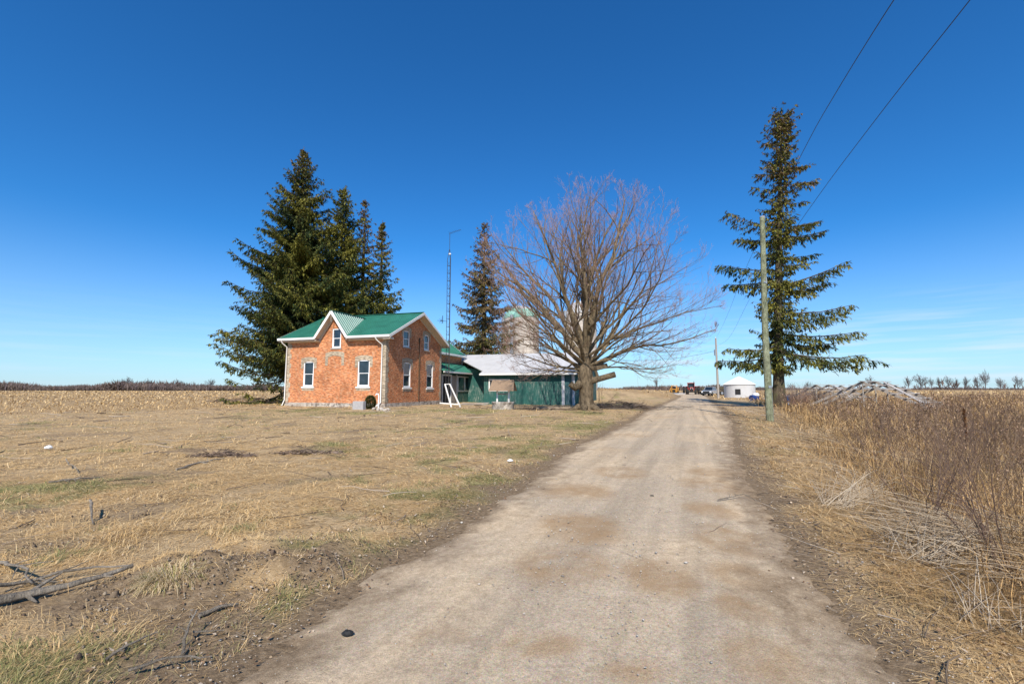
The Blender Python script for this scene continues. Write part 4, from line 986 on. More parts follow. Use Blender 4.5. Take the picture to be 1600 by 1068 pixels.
downpipe([(-9.45,-.58,5.36),(-9.42,-.5,5.15),(-9.3,-.10,4.85),(-9.3,-.10,.55),(-9.42,-.22,.1)])
downpipe([(-.62,-.58,5.36),(-.55,-.5,5.15),(-.30,-.10,4.8),(-.30,-.10,.4),(-.55,-.35,.12)])
MB().tube([(.05,5.06,.4),(.05,5.06,5.5)],.03,8).box(.0,.09,5.0,5.12,5.4,5.8).build('conduit', M['sbark'], house)
for xx in (-3.9, -3.45):
    v_ = MB().lathe([(.0,.42),(.18,.38),(.26,.26),(.2,.22),(.13,.2),(.13,-.25)], 14, (xx, 5.6, roofz(4.7)-.28)).build('roof_vent', M['vinyl'], rob)

# rear wing, part of the same building
wg = MB()
for xx in (-1.5,):
    wg.poly([(xx,9.4,-.3),(xx,17.6,-.3),(xx,17.6,5.2),(xx,9.4,5.2)])
wg.poly([(-1.5,17.6,-.3),(-7.5,17.6,-.3),(-7.5,17.6,5.2),(-4.5,17.6,7.5),(-1.5,17.6,5.2)]); wg.poly([(-7.5,9.4,-.3),(-7.5,17.6,-.3),(-7.5,17.6,5.2),(-7.5,9.4,5.2)])
wg.build('wing_wall', M['brick'], house)
wr = MB(); slab(wr, (-1.1,9.9,5.12),(-1.1,18.0,5.12),(-4.5,18.0,7.65),(-4.5,9.5,7.65), .07); slab(wr, (-4.5,9.5,7.65),(-4.5,18,7.65),(-7.9,18,5.12),(-7.9,9.5,5.12), .07)
y = 10.
while y < 18: wr.bar((-1.1,y,5.135),(-4.5,y,7.665),.035,.028); y += .25
wr.build('wing_roof', M['roof'], house)
MB().box(-1.12,-1.0,9.6,18.05,4.95,5.12).box(-1.45,-1.12,9.6,17.9,4.9,4.96).build('wing_gutter', M['white'], house)
MB().bar((-1.1,18.03,5.0),(-4.5,18.03,7.53),.05,.2).build('barge_board', M['white'], house)
downpipe([(-1.06,17.6,4.95),(-1.1,17.6,4.8),(-1.4,17.5,4.5),(-1.4,17.5,4.05)])
# porch lean-to
pr = MB(); slab(pr, (.25,9.5,3.16),(.25,18.4,3.16),(-1.5,18.4,4.15),(-1.5,9.5,4.15), .06)
y = 9.6
while y < 18.3: pr.bar((.25,y,3.17),(-1.5,y,4.165),.03,.025); y += .25
pr.build('porch_roof', M['roof'], house)
MB().box(.2,.28,9.5,18.3,2.98,3.14).build('porch_fascia', M['white'], house)
PX = -.25
pw = MB(); pw.box(PX-.1, PX, 13.75, 18.2, -.25, 1.12); pw.box(PX-.1, PX, 9.42, 18.2, 2.85, 3.12); pw.box(PX-.1, PX, 17.7, 18.2, 1.12, 2.85)
pw.build('porch_wall', M['green'], house)
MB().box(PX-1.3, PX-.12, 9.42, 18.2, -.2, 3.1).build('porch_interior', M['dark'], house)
pd = MB().box(PX-.06, PX-.01, 12.35, 13.55, .0, 2.75).build('porch_door', M['greywood'], house)
MB().box(PX-.0, PX+.03, 12.4, 12.5, 1.2, 1.35).build('handle', M['galv'], pd)
pf = MB()
for a_, b_ in ((10.2,10.32),(12.2,12.34),(13.55,13.72)): pf.box(PX-.1, PX+.02, a_, b_, 0, 2.85)
pf.box(PX-.1, PX+.02, 10.32, 12.2, 2.7, 2.85)
pf.build('door_frame', M['white'], house)
for a_, b_ in ((13.85,15.65),(15.65,17.6)):
    g_ = MB().box(PX-.05, PX-.03, a_+.1, b_-.1, 1.25, 2.62).build('porch_window', M['glass'], house)
    f_ = MB(); f_.box(PX-.08, PX+.03, a_, a_+.1, 1.12, 2.75); f_.box(PX-.08, PX+.03, b_-.1, b_, 1.12, 2.75); f_.box(PX-.08, PX+.03, a_+.1, b_-.1, 1.12, 1.25); f_.box(PX-.08, PX+.03, a_+.1, b_-.1, 2.62, 2.75)
    f_.build('frame', M['white'], g_)

# ------------------------------------------------------------------ green shed (its own building, same bearing)
def hl(x, y, z=0): v = Matrix.Rotation(HR, 4, 'Z') @ Vector((x, y, z)) + HC; return v
shed = thing('green_shed', hl(2.9, 13.2), HR, 'long green board shed with a white metal roof behind the wishing well', 'shed')
SX = 9.6; D = 13.0
s_ = MB(); sw = [(.66, 2.62, 1.3, 2.25), (8.26, 8.94, -.3, 2.8)]
wall_face(s_, fr3, 0, SX, -.4, 3.0, sw, depth=.1)
s_.poly([(SX,0,-.4),(SX,D,-.4),(SX,D,3.0),(SX,D/2,5.25),(SX,0,3.0)]); s_.poly([(-4.5,D,-.4),(SX,D,-.4),(SX,D,3.0),(-4.5,D,3.0)]); s_.poly([(0,0,-.4),(0,0,3.0),(0,4.4,3.0),(0,4.4,-.4)]); s_.poly([(-3.4,3.4,-.4),(0,3.4,-.4),(0,3.4,3.6),(-3.4,3.4,3.6)])
s_.build('wall', M['green'], shed)
rf = MB(); eav = 2.93; rdg = 5.38; RY = D/2; ge = (rdg-eav)/(RY+.6)
def rz_(y): return eav+ge*(y+.6)
tp_ = [(-.25,-.6,rz_(-.6)),(SX+.3,-.6,rz_(-.6)),(SX+.3,RY,rz_(RY)),(-6.6,RY,rz_(RY)),(-4.2,4.2,rz_(4.2)),(-.25,.3,rz_(.3))]
k_ = len(tp_); bt_ = [(a_,b_,c_-.08) for a_,b_,c_ in tp_]
for tri in ([0,1,2,5],[5,2,3,4]): rf.poly([tp_[i_] for i_ in tri]); rf.poly([bt_[i_] for i_ in tri][::-1])
rf.mesh(tp_+bt_, [(i_,i_+k_,(i_+1)%k_+k_,(i_+1)%k_) for i_ in range(k_)])
slab(rf, (-6.6,RY,rz_(RY)),(SX+.3,RY,rz_(RY)),(SX+.3,D+.6,eav),(-6.6,D+.6,eav),.08)
sr = rf.build('roof', M['roofw'], shed)
rr_ = MB(); x = .2
while x < SX+.3: rr_.bar((x,-.58,rz_(-.58)+.01),(x,RY,rz_(RY)+.01),.03,.02); x += .6
rr_.build('seams', M['roofw'], sr)
MB().box(-.25,SX+.3,-.66,-.603,eav-.16,eav+.02).build('fascia', M['white'], shed)
g_ = MB().box(.66,2.62,.05,.06,1.3,2.25).build('window', M['glass'], shed)
f_ = MB(); f_.box(.53,.66,-.04,.06,1.18,2.4); f_.box(2.62,2.75,-.04,.06,1.18,2.4); f_.box(.66,2.62,-.04,.06,2.25,2.4); f_.box(.66,2.62,-.04,.06,1.18,1.3); f_.build('frame', M['white'], g_)
MB().box(8.26,8.94,.06,.1,-.3,2.8).build('door', M['greenworn'], shed)
for x_ in (7.97, 8.95): MB().box(x_,x_+.28,-.05,.0,-.3,2.9).build('door_trim', M['whitewood'], shed)

# ------------------------------------------------------------------ television tower
tp = hl(.55, 9.75); tw_ = thing('antenna_tower', (tp.x, tp.y, 0), HR, 'tall thin lattice antenna tower at the back corner of the brick house', 'antenna tower')
t_ = MB(); hw = .17; TH = 14.0
cs = [(-hw,-hw*.6),(hw,-hw*.6),(0,hw*.9)]
for cx_, cy_ in cs: t_.tube([(cx_,cy_,-.2),(cx_,cy_,TH),(cx_*.15,cy_*.15,TH+1.0)], .026, 5)
z = .6; k = 0
while z < TH:
    for i in range(3):
        a_, b_ = cs[i], cs[(i+1) % 3]; t_.tube([(*a_, z), (*b_, z)], .02, 4); t_.tube([(*a_, z), (*b_, z+.47)], .009, 3)
    z += .47*1.6
t_.build('lattice', M['darkmetal'], tw_)
MB().tube([(0,0,TH+.9),(0,0,TH+2.7)], .022, 6).build('mast', M['darkmetal'], tw_)
an = MB(); an.tube([(-.1,0,TH+2.65),(1.25,-.15,TH+2.85)], .016, 5)
for k in range(8): an.tube([(.05+k*.16,-.45+.02*k,TH+2.68+k*.023),(.05+k*.16,.35-.03*k,TH+2.68+k*.023)], .007, 4)
an.build('antenna', M['darkmetal'], tw_)
MB().lathe([(0,.1),(.1,.06),(.13,0),(.1,-.07),(0,-.1)], 10, (.06,-.05,TH+.55)).build('rotor', M['vinyl'], tw_)
sa = MB(); sa.tube([(-.05,-.1,7.9),(-1.05,-.35,8.0)], .018, 5)
for a_ in (0, .8, 1.6, 2.4): sa.tube([(-.65-.3*math.cos(a_),-.3,7.98-.3*math.sin(a_)),(-.65+.3*math.cos(a_),-.3,7.98+.3*math.sin(a_))], .012, 4)
sa.tube([(-.5,-.3,7.7),(-.5,-.3,8.45)], .03, 5)
sa.build('side_antenna', M['rubber'], tw_)

# ------------------------------------------------------------------ wishing well, white frame, planks, small things by the house
wp = gnd(786, 639.5); well = thing('wishing_well', (wp[0], wp[1], float(height(wp[0], wp[1]))), math.radians(-12), 'stone wishing well with a brown shingled roof in front of the green shed', 'wishing well')
MB().lathe([(.74,-.1),(.78,.1),(.76,.42),(.8,.48),(.8,.56),(.58,.56),(.56,.3),(.0,.3)], 20).build('stone_ring', M['stone'], well)
for sx in (-1, 1): MB().box(sx*.42-.05, sx*.42+.05, -.05, .05, .5, 1.5).build('post', M['white'], well)
MB().box(-.75,.75,-.52,-.46,1.34,1.46).build('fascia', M['white'], well)
wr_ = MB(); slab(wr_, (-.88,-.62,1.36),(.88,-.62,1.36),(.78,.0,2.08),(-.78,0,2.08),.05); slab(wr_, (-.78,0,2.08),(.78,0,2.08),(.88,.62,1.36),(-.88,.62,1.36),.05); wr_.build('roof', M['shingle'], well)
for sx in (-.74, .74): m_ = MB(); m_.poly([(sx,-.5,1.38),(sx,.5,1.38),(sx,0,2.02)]); m_.box(sx-.02,sx+.02,-.03,.03,1.4,1.9); m_.build('gable_board', M['greywood'], well)
MB().tube([(-.45,0,1.1),(.45,0,1.1)], .05, 8).build('crank_roller', M['greywood'], well)

fp = gnd(714, 635.5); fr_ = thing('wooden_trestle', (fp[0], fp[1], float(height(fp[0], fp[1]))), math.radians(10), 'white painted wooden trestle leaning outside the porch', 'trestle')
for x0_, x1_ in ((-.45,-.95), (.28,-.55)): MB().bar((x0_,0,.0),(x1_,1.1,1.85),.1,.07).build('rail', M['white'], fr_)
MB().bar((-.97,1.1,1.83),(-.53,1.1,1.86),.1,.06).build('rung', M['white'], fr_)
MB().bar((-1.35,.5,.33),(.12,.18,.22),.08,.09).build('rung', M['white'], fr_)

pp = gnd(737, 632); deck = thing('plank_pile', (pp[0], pp[1], float(height(pp[0], pp[1]))), math.radians(4), 'low pile of weathered planks on the grass before the porch', 'planks')
for k, (x0_, x1_, yy, zz) in enumerate([(-1.4,1.3,0,.1),(-1.2,1.5,.3,.1),(-1.5,1.0,.6,.1),(-.9,1.6,.15,.2),(.2,1.45,-.25,.12)]):
    MB().bar((x0_,yy,zz),(x1_,yy+.06*k-.1,zz+.03*(k-2)),.2,.05).build('plank', M['greywood'], deck)
def bare_bush(u, v, H_, R_, label, name='bare_shrub', col=(.16,.105,.08), n=26, seed=1, rad=.012, cat='shrub', group=None):
    q = gnd(u, v); z0 = float(height(q[0], q[1])); r = np.random.RandomState(seed); a = ACC()
    az = r.uniform(0, 6.28, n); e = r.uniform(.7, 1.5, n); p = np.stack([np.cos(az)*.12*R_, np.sin(az)*.12*R_, np.zeros(n)], 1); d = np.stack([np.cos(az)*np.cos(e), np.sin(az)*np.cos(e), np.sin(e)], 1)
    Ln = np.minimum(H_*r.uniform(.6, 1.05, n)/np.sin(e), R_/np.maximum(np.cos(e), .05)+.3*H_)
    P, R = grow(p, d, Ln, np.full(n, rad), 6, r, .12, .1, .35); tubes(a, P, R, 4, np.array(col))
    p, d, L2, rr = children(P, R, 7, .2, .6, .4, Ln, r); P2, R2 = grow(p, d, L2, rr*.8, 4, r, .12, .1, .4); tubes(a, P2, R2, 3, np.array(col)*1.1)
    p, d, L3, rr = children(P2, R2, 4, .2, .6, .55, L2, r); P3, R3 = grow(p, d, L3, rr*.7, 2, r, .1, .1, .7); tubes(a, P3, R3, 3, np.array(col)*1.25)
    o = a.build(name, M['twig']); o.location = (q[0], q[1], z0-.02); tag(o, label, cat, group); return o
bare_bush(636,633.5,1.9,.9,'bare brown shrub against the shaded side wall of the brick house',n=30,seed=2)
bare_bush(655,633,.7,.5,'tiny bare shrub at the foot of the side wall, right of the taller one',n=14,seed=3)
# little evergreen
q = gnd(578.5, 640); a = ACC(); r = np.random.RandomState(8); N = 5200
u_ = unit(r.normal(0, 1, (N, 3))); rr = r.uniform(.72, 1, N)**.5; sh = np.stack([u_[:, 0]*.36*rr, u_[:, 1]*.36*rr, .48+u_[:, 2]*.5*rr], 1)
mv = np.clip(.4+r.normal(0, .25, N), 0, 1)[:, None]
blades(a, sh, r.uniform(.05, .12, N), .03, np.arctan2(u_[:, 1], u_[:, 0]), r.normal(.6, .5, N), .2, np.array([.03,.045,.012])*(1-mv)+np.array([.13,.12,.03])*mv, roll=r.uniform(0, 6.28, N))
o = thing('evergreen_shrub', (q[0], q[1], 0), 0, 'small round olive-green evergreen at the front corner of the brick house', 'shrub'); a.build('foliage', M['needles'], o)
MB().tube([(0,0,-.1),(0,0,.7)], [.04,.015], 6).build('stem', M['sbark'], o)
q = gnd(561, 641); MB_ = MB().box(-.42,.42,-.16,.16,-.1,.62); o = MB_.build('concrete_block', M['conc'], bevel=.02); o.location = (q[0], q[1], 0); o.rotation_euler = (0, 0, HR); tag(o, 'grey concrete slab set against the house foundation beside the little evergreen', 'block')
q = gnd(590, 641); o = thing('vent_pipe', (q[0]+.05, q[1], 0), 0, 'thin white vent pipe with a curved top by the house corner', 'pipe'); MB().tube([(0,0,-.1),(0,0,1.0),(-.04,0,1.1),(-.14,0,1.12),(-.2,0,1.02)], .045, 8).build('pipe', M['vinyl'], o)
MB().tube([(0,0,.3),(0,0,.36)], .065, 8).build('coupling', M['vinyl'], o)
q = gnd(594, 642); o = thing('splash_stones', (q[0], q[1], 0), 0, 'small heap of grey stones under the downpipe at the house corner', 'stones')
for k in range(9):
    s_ = MB().lathe([(0,.12),(.1,.09),(.15,.0),(.1,-.06),(0,-.08)], 7); st_ = s_.build('stone', M['stone'], o); st_.location = (random.uniform(-.5, .6), random.uniform(-.2, .3), random.uniform(.02, .12)); st_.scale = (random.uniform(.7, 1.5), random.uniform(.7, 1.4), random.uniform(.7, 1.5)); st_.rotation_euler = (random.random(), random.random(), random.random()*6)

# ------------------------------------------------------------------ silos and grain bin
def silo(u, v, Y, wpx, capc, label, dome_h=.85):
    q = at(u, v, Y); R_ = wpx/720.*Y/2; Hc = q[2]; o = thing('silo', (q[0], Y, 0), 0, label, 'silo', 'concrete silos behind the shed')
    b_ = MB(); b_.lathe([(R_,-.3),(R_,Hc)], 40)
    z = .6
    while z < Hc: b_.lathe([(R_+.004,z-.02),(R_+.03,z),(R_+.004,z+.02)], 40); z += .75
    b_.build('body', M['stave'], o)
    n = 6; pr_ = [(R_*math.cos(k/n*math.pi/2)+.05*(k < n), Hc+R_*dome_h*math.sin(k/n*math.pi/2)) for k in range(n+1)]
    MB().lathe([(R_+.06,Hc-.15)]+pr_[:4], 24, smooth=False).build('dome', M[capc], o)
    MB().lathe([(pr_[3][0]+.02, pr_[3][1]+.01)]+[(a_, b_+.012) for a_, b_ in pr_[4:]], 24, smooth=False).build('dome_cap', M['roofw'], o)
    ch = MB(); ch.tube([(-R_-.25,-.5,0),(-R_-.25,-.5,Hc+.4)], .32, 8); ch.build('chute', M['galv'], o); return o
M['teal'] = plain('faded_teal', (.22, .42, .34), .5, .35, 1.4)
silo(811, 497, 92, 46, 'teal', 'concrete silo mostly hidden behind the teal-banded one')
silo(822, 496, 80, 40, 'teal', 'beige concrete silo with a teal and white dome left of the maple trunk')
silo(908, 490, 76, 47, 'roofw', 'grey silo with a white dome directly behind the maple limbs')
q = gnd(1156, 620.5); R_ = 22/720.*q[1]; o = thing('grain_bin', (q[0], q[1], 0), 0, 'squat white grain bin with a shallow cone roof beside the track', 'grain bin')
he = at(1156, 600.5, q[1])[2]; hp = at(1156, 588, q[1])[2]
b_ = MB(); prof = [(R_, -.3)]; z = 0
while z < he: prof += [(R_+.015, z), (R_-.01, z+.06)]; z += .12
prof.append((R_, he)); b_.lathe(prof, 40); b_.build('body', M['roofw'], o)
rb = MB(); rb.lathe([(R_-.05, he-.05),(R_+.12, he-.04),(R_+.14, he+.0),(.22, hp-.08),(.22, hp),(0, hp+.05)], 32, smooth=False)
for k in range(32):
    a_ = 2*math.pi*k/32; rb.bar(((R_+.1)*math.cos(a_),(R_+.1)*math.sin(a_),he+.03),(.25*math.cos(a_),.25*math.sin(a_),hp-.06),.04,.04)
rb.build('roof', M['vinyl'], o)
MB().lathe([(R_+.01,he-.12),(R_+.05,he-.1),(R_+.05,he-.05)], 40).build('eave_ring', M['galv'], o)
a_ = math.radians(238); dr_ = MB().box(-.38,.38,-.05,.06,.5,1.35, Matrix.Translation((R_*math.cos(a_), R_*math.sin(a_), 0)) @ Matrix.Rotation(a_-math.pi*1.5, 4, 'Z')); dr_.build('hatch', M['rubber'], o)

# ------------------------------------------------------------------ poles and wires
pb = gnd(1203, 656.5); ph = at(1191, 340, pb[1]*1.0)
tall = thing('utility_pole', (pb[0], pb[1], 0), 0, 'bare green-grey wooden pole standing in the grass in front of the lone spruce', 'utility pole')
MB().tube([(0,0,-.4),(0,0,.1),(.0,0,4),(ph[0]-pb[0],0,ph[2])], [.165,.16,.14,.115], 14).build('shaft', M['pole'], tall)
MB().tube([(ph[0]-pb[0],0,ph[2]),(ph[0]-pb[0],0,ph[2]+.05)], .12, 14).build('cap', M['conc'], tall)
MB().box(.0,.16,-.15,-.11,6.5,6.56).tube([(.12,-.13,6.45),(.12,-.13,6.75)],.03,8).build('bracket', M['galv'], tall)
MB().box(-.07,.07,-.172,-.155,1.5,1.62).build('tag_plate', M['galv'], tall)
MB().tube([(.165,-.02,-.1),(.15,-.02,2.6)],.018,6).build('ground_wire_guard', M['galv'], tall)
b2 = gnd(1122.5, 622); t2 = at(1122.5, 528, b2[1]); far_p = thing('utility_pole', (b2[0], b2[1], 0), 0, 'distant thin utility pole with a transformer box beside the grain bin', 'utility pole')
MB().tube([(0,0,-.4),(0,0,t2[2])], [.17,.12], 10).build('shaft', M['greywood'], far_p)
MB().box(-.3,-.1,-.12,.12,t2[2]-2.6,t2[2]-1.7).build('transformer_box', M['galv'], far_p)
MB().tube([(.0,0,t2[2]-.05),(.0,0,t2[2]+.18)], [.05,.03], 8).build('insulator', M['vinyl'], far_p)
top = np.array([b2[0], b2[1], t2[2]])
def wire(pix, label, end):
    pts = [at(u, v, Y) for u, v, Y in pix]+[np.array(end)]
    # smooth through the points
    t = np.arange(len(pts)); tt = np.linspace(0, len(pts)-1, 40); C_ = [np.interp(tt, t, [p[i] for p in pts]) for i in range(3)]
    ker = np.ones(5)/5; C_ = [np.concatenate([c[:2], np.convolve(c, ker, 'valid'), c[-2:]]) for c in C_]
    o = MB().tube(list(zip(*C_)), .008, 5).build('power_line', M['cable']); tag(o, label, 'wire', 'power lines to the distant pole'); return o
def plane_wire(u_list, X0_, Y0_, end, label):
    pix = []
    for u, v in u_list:
        # keep the wire in the vertical plane from (X0,Y0) to the far pole
        rr = ray(u, v); k = rr[0]/rr[1]; m_ = (end[0]-X0_)/(end[1]-Y0_); Y = (X0_-m_*Y0_)/(k-m_); pix.append((u, v, Y))
    wire(pix, label, end)
plane_wire([(1440,-60),(1396,0),(1330,105),(1266,212),(1169,408),(1135,497)], 6.4, 7.7, top+np.array([-.1,0,-.3]), 'upper left power line crossing the sky towards the distant pole')
plane_wire([(1570,-70),(1516,0),(1400,145),(1282,300),(1181,446),(1140,530)], 7.65, 7.7, top+np.array([.1,0,-1.2]), 'lower right power line crossing the sky towards the distant pole')
pts = [Vector((top[0]-.1, top[1], top[2]-1.9)).lerp(Vector((8.5, 62, at(975, 556, 62)[2])), t)-Vector((0, 0, 1.0*4*t*(1-t)))for t in np.linspace(0, 1, 16)]
tag(MB().tube(pts, .02, 5).build('power_line', M['cable']), 'slack wire hanging from the distant pole towards the maple', 'wire', 'power lines to the distant pole')

# ------------------------------------------------------------------ vehicles far down the track
def wheel(parent, x, y, R_, wd, hub='tan', ax='x'):
    t = MB(); n = 22; prof = [(R_*.55,-wd/2),(R_*.9,-wd/2),(R_,-wd*.36),(R_,wd*.36),(R_*.9,wd/2),(R_*.55,wd/2)]
    vs = []; 
    for r_, h in prof:
        for k in range(n):
            a_ = 2*math.pi*k/n; c_, s_ = r_*math.cos(a_), r_*math.sin(a_); vs.append((x+h, y+c_, R_+s_) if ax == 'x' else (x+c_, y+h, R_+s_))
    t.mesh(vs, [(i*n+k, i*n+(k+1) % n, (i+1)*n+(k+1) % n, (i+1)*n+k) for i in range(len(prof)-1) for k in range(n)])
    for k in range(n):  # lugs
        a_ = 2*math.pi*k/n; c_, s_ = (R_+.01)*math.cos(a_), (R_+.01)*math.sin(a_)
        if ax == 'x': t.bar((x-wd*.4, y+c_, R_+s_), (x+wd*.4, y+c_, R_+s_), .05, .05)
        else: t.bar((x+c_, y-wd*.4, R_+s_), (x+c_, y+wd*.4, R_+s_), .02, .02)
    w_ = t.build('wheel', M['rubber'], parent)
    rm = MB(); p0, p1 = ((x-wd*.3, y, R_), (x+wd*.3, y, R_)) if ax == 'x' else ((x, y-wd*.46, R_), (x, y+wd*.46, R_)); rm.tube([p0, p1], R_*.57, 18); rm.build('rim', M[hub], w_)
q = gnd(1080.5, 616); tr = thing('farm_tractor', (q[0], q[1], float(height(q[0], q[1]))), math.radians(-19), 'red farm tractor with dual wheels facing down the end of the track', 'tractor')
for x, R_ in ((-1.62, .92), (-.98, .92), (.98, .92), (1.62, .92)): wheel(tr, x, 1.3, R_, .5)
for x in (-.82, .82): wheel(tr, x, -1.4, .62, .42)
hd = MB(); hd.box(-.42,.42,-2.0,.3,.85,1.55); hd.box(-.36,.36,-1.95,.3,1.55,1.72); hd.box(-.3,.3,-.2,2.0,.6,1.1); hd.build('hood', M['red'], tr, bevel=.06)
MB().box(-.33,.33,-2.04,-2.005,.9,1.5).build('grille', M['rubber'], tr)
for sx in (-.25, .25): MB().box(sx-.07, sx+.07, -2.06, -2.042, 1.3, 1.42).build('headlight', M['vinyl'], tr)
MB().box(-.7,.7,-2.3,-2.05,.55,.85).box(-.9,.9,-1.55,-1.25,.5,.7).build('front_weights', M['rubber'], tr)
cb = MB(); 
for x in (-.72, .72):
    for y in (.4, 1.8): cb.box(x-.05, x+.05, y-.05, y+.05, 1.2, 2.62)
cb.box(-.8,.8,.35,1.9,1.1,1.5); cb.build('cab', M['red'], tr)
MB().box(-.7,.7,.42,1.78,1.5,2.6).build('cab_glass', M['glass'], tr); MB().box(-.85,.85,.25,1.95,2.62,2.78).build('cab_roof', M['red'], tr, bevel=.04)
MB().tube([(.62,.1,1.4),(.62,.1,3.1)], .06, 8).build('exhaust', M['rubber'], tr)
for sx in (-1, 1): MB().box(sx*1.25-.5, sx*1.25+.5, .6, 2.1, 1.86, 1.93).build('fender', M['red'], tr)
q = gnd(1053.5, 613.5); yl = thing('yellow_loader', (q[0], 118, float(height(q[0], 118))), math.radians(-24), 'small yellow loader parked left of the red tractor', 'loader')
yl.location.x = at(1053.5, 606, 118)[0]
b_ = MB(); b_.box(-.6,.6,-1.2,1.3,.4,1.15); b_.box(-.5,.5,-1.25,-.3,1.15,1.3); b_.build('body', M['yellow'], yl, bevel=.05)
for x in (-.85, .85):
    for y in (-.75, .8): wheel(yl, x, y, .42, .3, 'yellow')
b_ = MB()
for x in (-.6, .6):
    for y in (-.3, .9): b_.box(x-.05, x+.05, y-.05, y+.05, 1.2, 2.1)
b_.box(-.7,.7,-.4,1.0,2.1,2.2); b_.build('cab_frame', M['yellow'], yl); MB().box(-.3,.3,.2,.7,1.2,1.8).build('seat', M['rubber'], yl)
for x in (-.95, .95): MB().bar((x,1.1,1.6),(x,-1.7,.7),.12,.16).build('arm', M['yellow'], yl)
MB().box(-.9,.9,-2.2,-1.75,.1,.5).build('bucket', M['darkmetal'], yl); MB().box(-.4,.4,-1.29,-1.26,.6,1.15).build('grille', M['rubber'], yl)
q = gnd(1110, 618); pk = thing('pickup_truck', (q[0], q[1], 0), math.radians(-40), 'silver pickup truck parked in front of a dark loaded trailer', 'pickup truck')
# truck faces local -y
b_ = MB(); b_.mesh([(-.9,-2.5,.45),(.9,-2.5,.45),(.9,2.6,.45),(-.9,2.6,.45),(-.9,-2.5,.95),(.9,-2.5,.95),(.93,-1.0,1.1),(-.93,-1.0,1.1),(-.93,2.6,1.1),(.93,2.6,1.1)],
                   [(3,2,1,0),(0,1,5,4),(4,5,6,7),(7,6,9,8),(2,3,8,9),(1,2,9,6,5),(3,0,4,7,8)]); b_.build('body', M['silver'], pk, bevel=.05)
b_ = MB(); b_.mesh([(-.86,-1.1,1.08),(.86,-1.1,1.08),(.86,1.0,1.08),(-.86,1.0,1.08),(-.72,-.45,1.72),(.72,-.45,1.72),(.72,.8,1.72),(-.72,.8,1.72)], [(0,1,5,4),(1,2,6,5),(2,3,7,6),(3,0,4,7)]); b_.build('windows', M['glass'], pk)
MB().mesh([(-.74,-.5,1.70),(.74,-.5,1.70),(.74,.85,1.70),(-.74,.85,1.70),(-.66,-.4,1.78),(.66,-.4,1.78),(.66,.75,1.78),(-.66,.75,1.78)], [(0,1,5,4),(1,2,6,5),(2,3,7,6),(3,0,4,7),(4,5,6,7)]) if False else None
c_ = MB(); c_.box(-.74,.74,-.48,.84,1.72,1.78)
for x in (-1, 1): c_.bar((x*.84,-1.08,1.1),(x*.72,-.46,1.73),.07,.07); c_.bar((x*.86,1.0,1.1),(x*.73,.8,1.73),.12,.09); c_.bar((x*.87,.1,1.1),(x*.73,.15,1.73),.06,.09)
c_.build('cab_roof', M['silver'], pk)
MB().box(-.6,.6,-2.54,-2.505,.6,.9).build('grille', M['rubber'], pk); MB().box(-.95,.95,-2.66,-2.5,.38,.56).build('bumper', M['rubber'], pk)
for x in (-.76, .76): MB().box(x-.13, x+.13, -2.55, -2.51, .68, .88).build('headlight', M['vinyl'], pk)
for x in (-.82, .82):
    for y in (-1.6, 1.7): wheel(pk, x, y, .37, .24, 'galv')
q = at(1115, 606, 101); tl = thing('flatbed_trailer', (q[0], 101, 0), math.radians(-8), 'long dark flatbed trailer with low load behind the silver pickup', 'trailer')
MB().box(-3.2,3.6,-1.1,1.1,1.0,1.2).build('deck', M['rubber'], tl); b_ = MB(); 
for k in range(5): b_.bar((-2.8+.2*k,-.9+.4*k,1.3+.14*(k % 3)),(3.0-.3*k,-.8+.4*k,1.34+.12*((k+1) % 3)),.4,.25)
b_.build('load', M['sbark'], tl)
for x in (-2.2, 1.4, 2.3): wheel(tl, x, -1.0, .45, .25, 'galv', 'y'); wheel(tl, x, 1.0, .45, .25, 'galv', 'y')
q = gnd(1056, 616); o = MB().box(-1.9,1.9,-.9,.9,-.1,.32).build('concrete_pad', M['conc'], bevel=.03); o.location = (q[0], q[1], 0.0); tag(o, 'low pale concrete slab at the left of the track\'s far end', 'slab')
# barrel, sheet, rim things under the lone spruce
q = gnd(1179, 626); o = thing('water_tank_cart', (q[0], q[1], 0), .3, 'dark blue drum with a white bundle on it beyond the pole', 'drum')
MB().tube([(-.5,0,.35),(.35,0,.35)], .33, 16).build('drum', M['blue'], o); MB().lathe([(0,.4),(.3,.34),(.42,.15),(.36,0),(0,-.05)], 14, (.35,.1,.55)).build('bundle', M['vinyl'], o)
MB().box(-.65,.7,-.25,.25,.0,.08).build('skid', M['greywood'], o)
q = gnd(1203, 624.5); o = MB().bar((-1.0,0,.18),(1.6,.1,.2),.3,.1).build('pale_beam', M['conc']); o.location = (q[0], q[1], 0); tag(o, 'pale beam lying on the grass left of the lone spruce trunk', 'beam')
q = gnd(1228, 632.5); o = thing('blue_panel', (q[0], q[1], 0), math.radians(15), 'pale blue sheet panel leaning in the brush right of the lone spruce trunk', 'panel')
MB().box(-.42,.42,-.02,.02,.02,.86).build('sheet', M['paleblue'], o); b_ = MB(); b_.box(.06,.11,-.05,-.022,.0,.98); b_.box(-.46,-.42,-.04,.03,0,.9); b_.box(.42,.46,-.04,.03,0,.9); b_.build('post', M['greywood'], o)

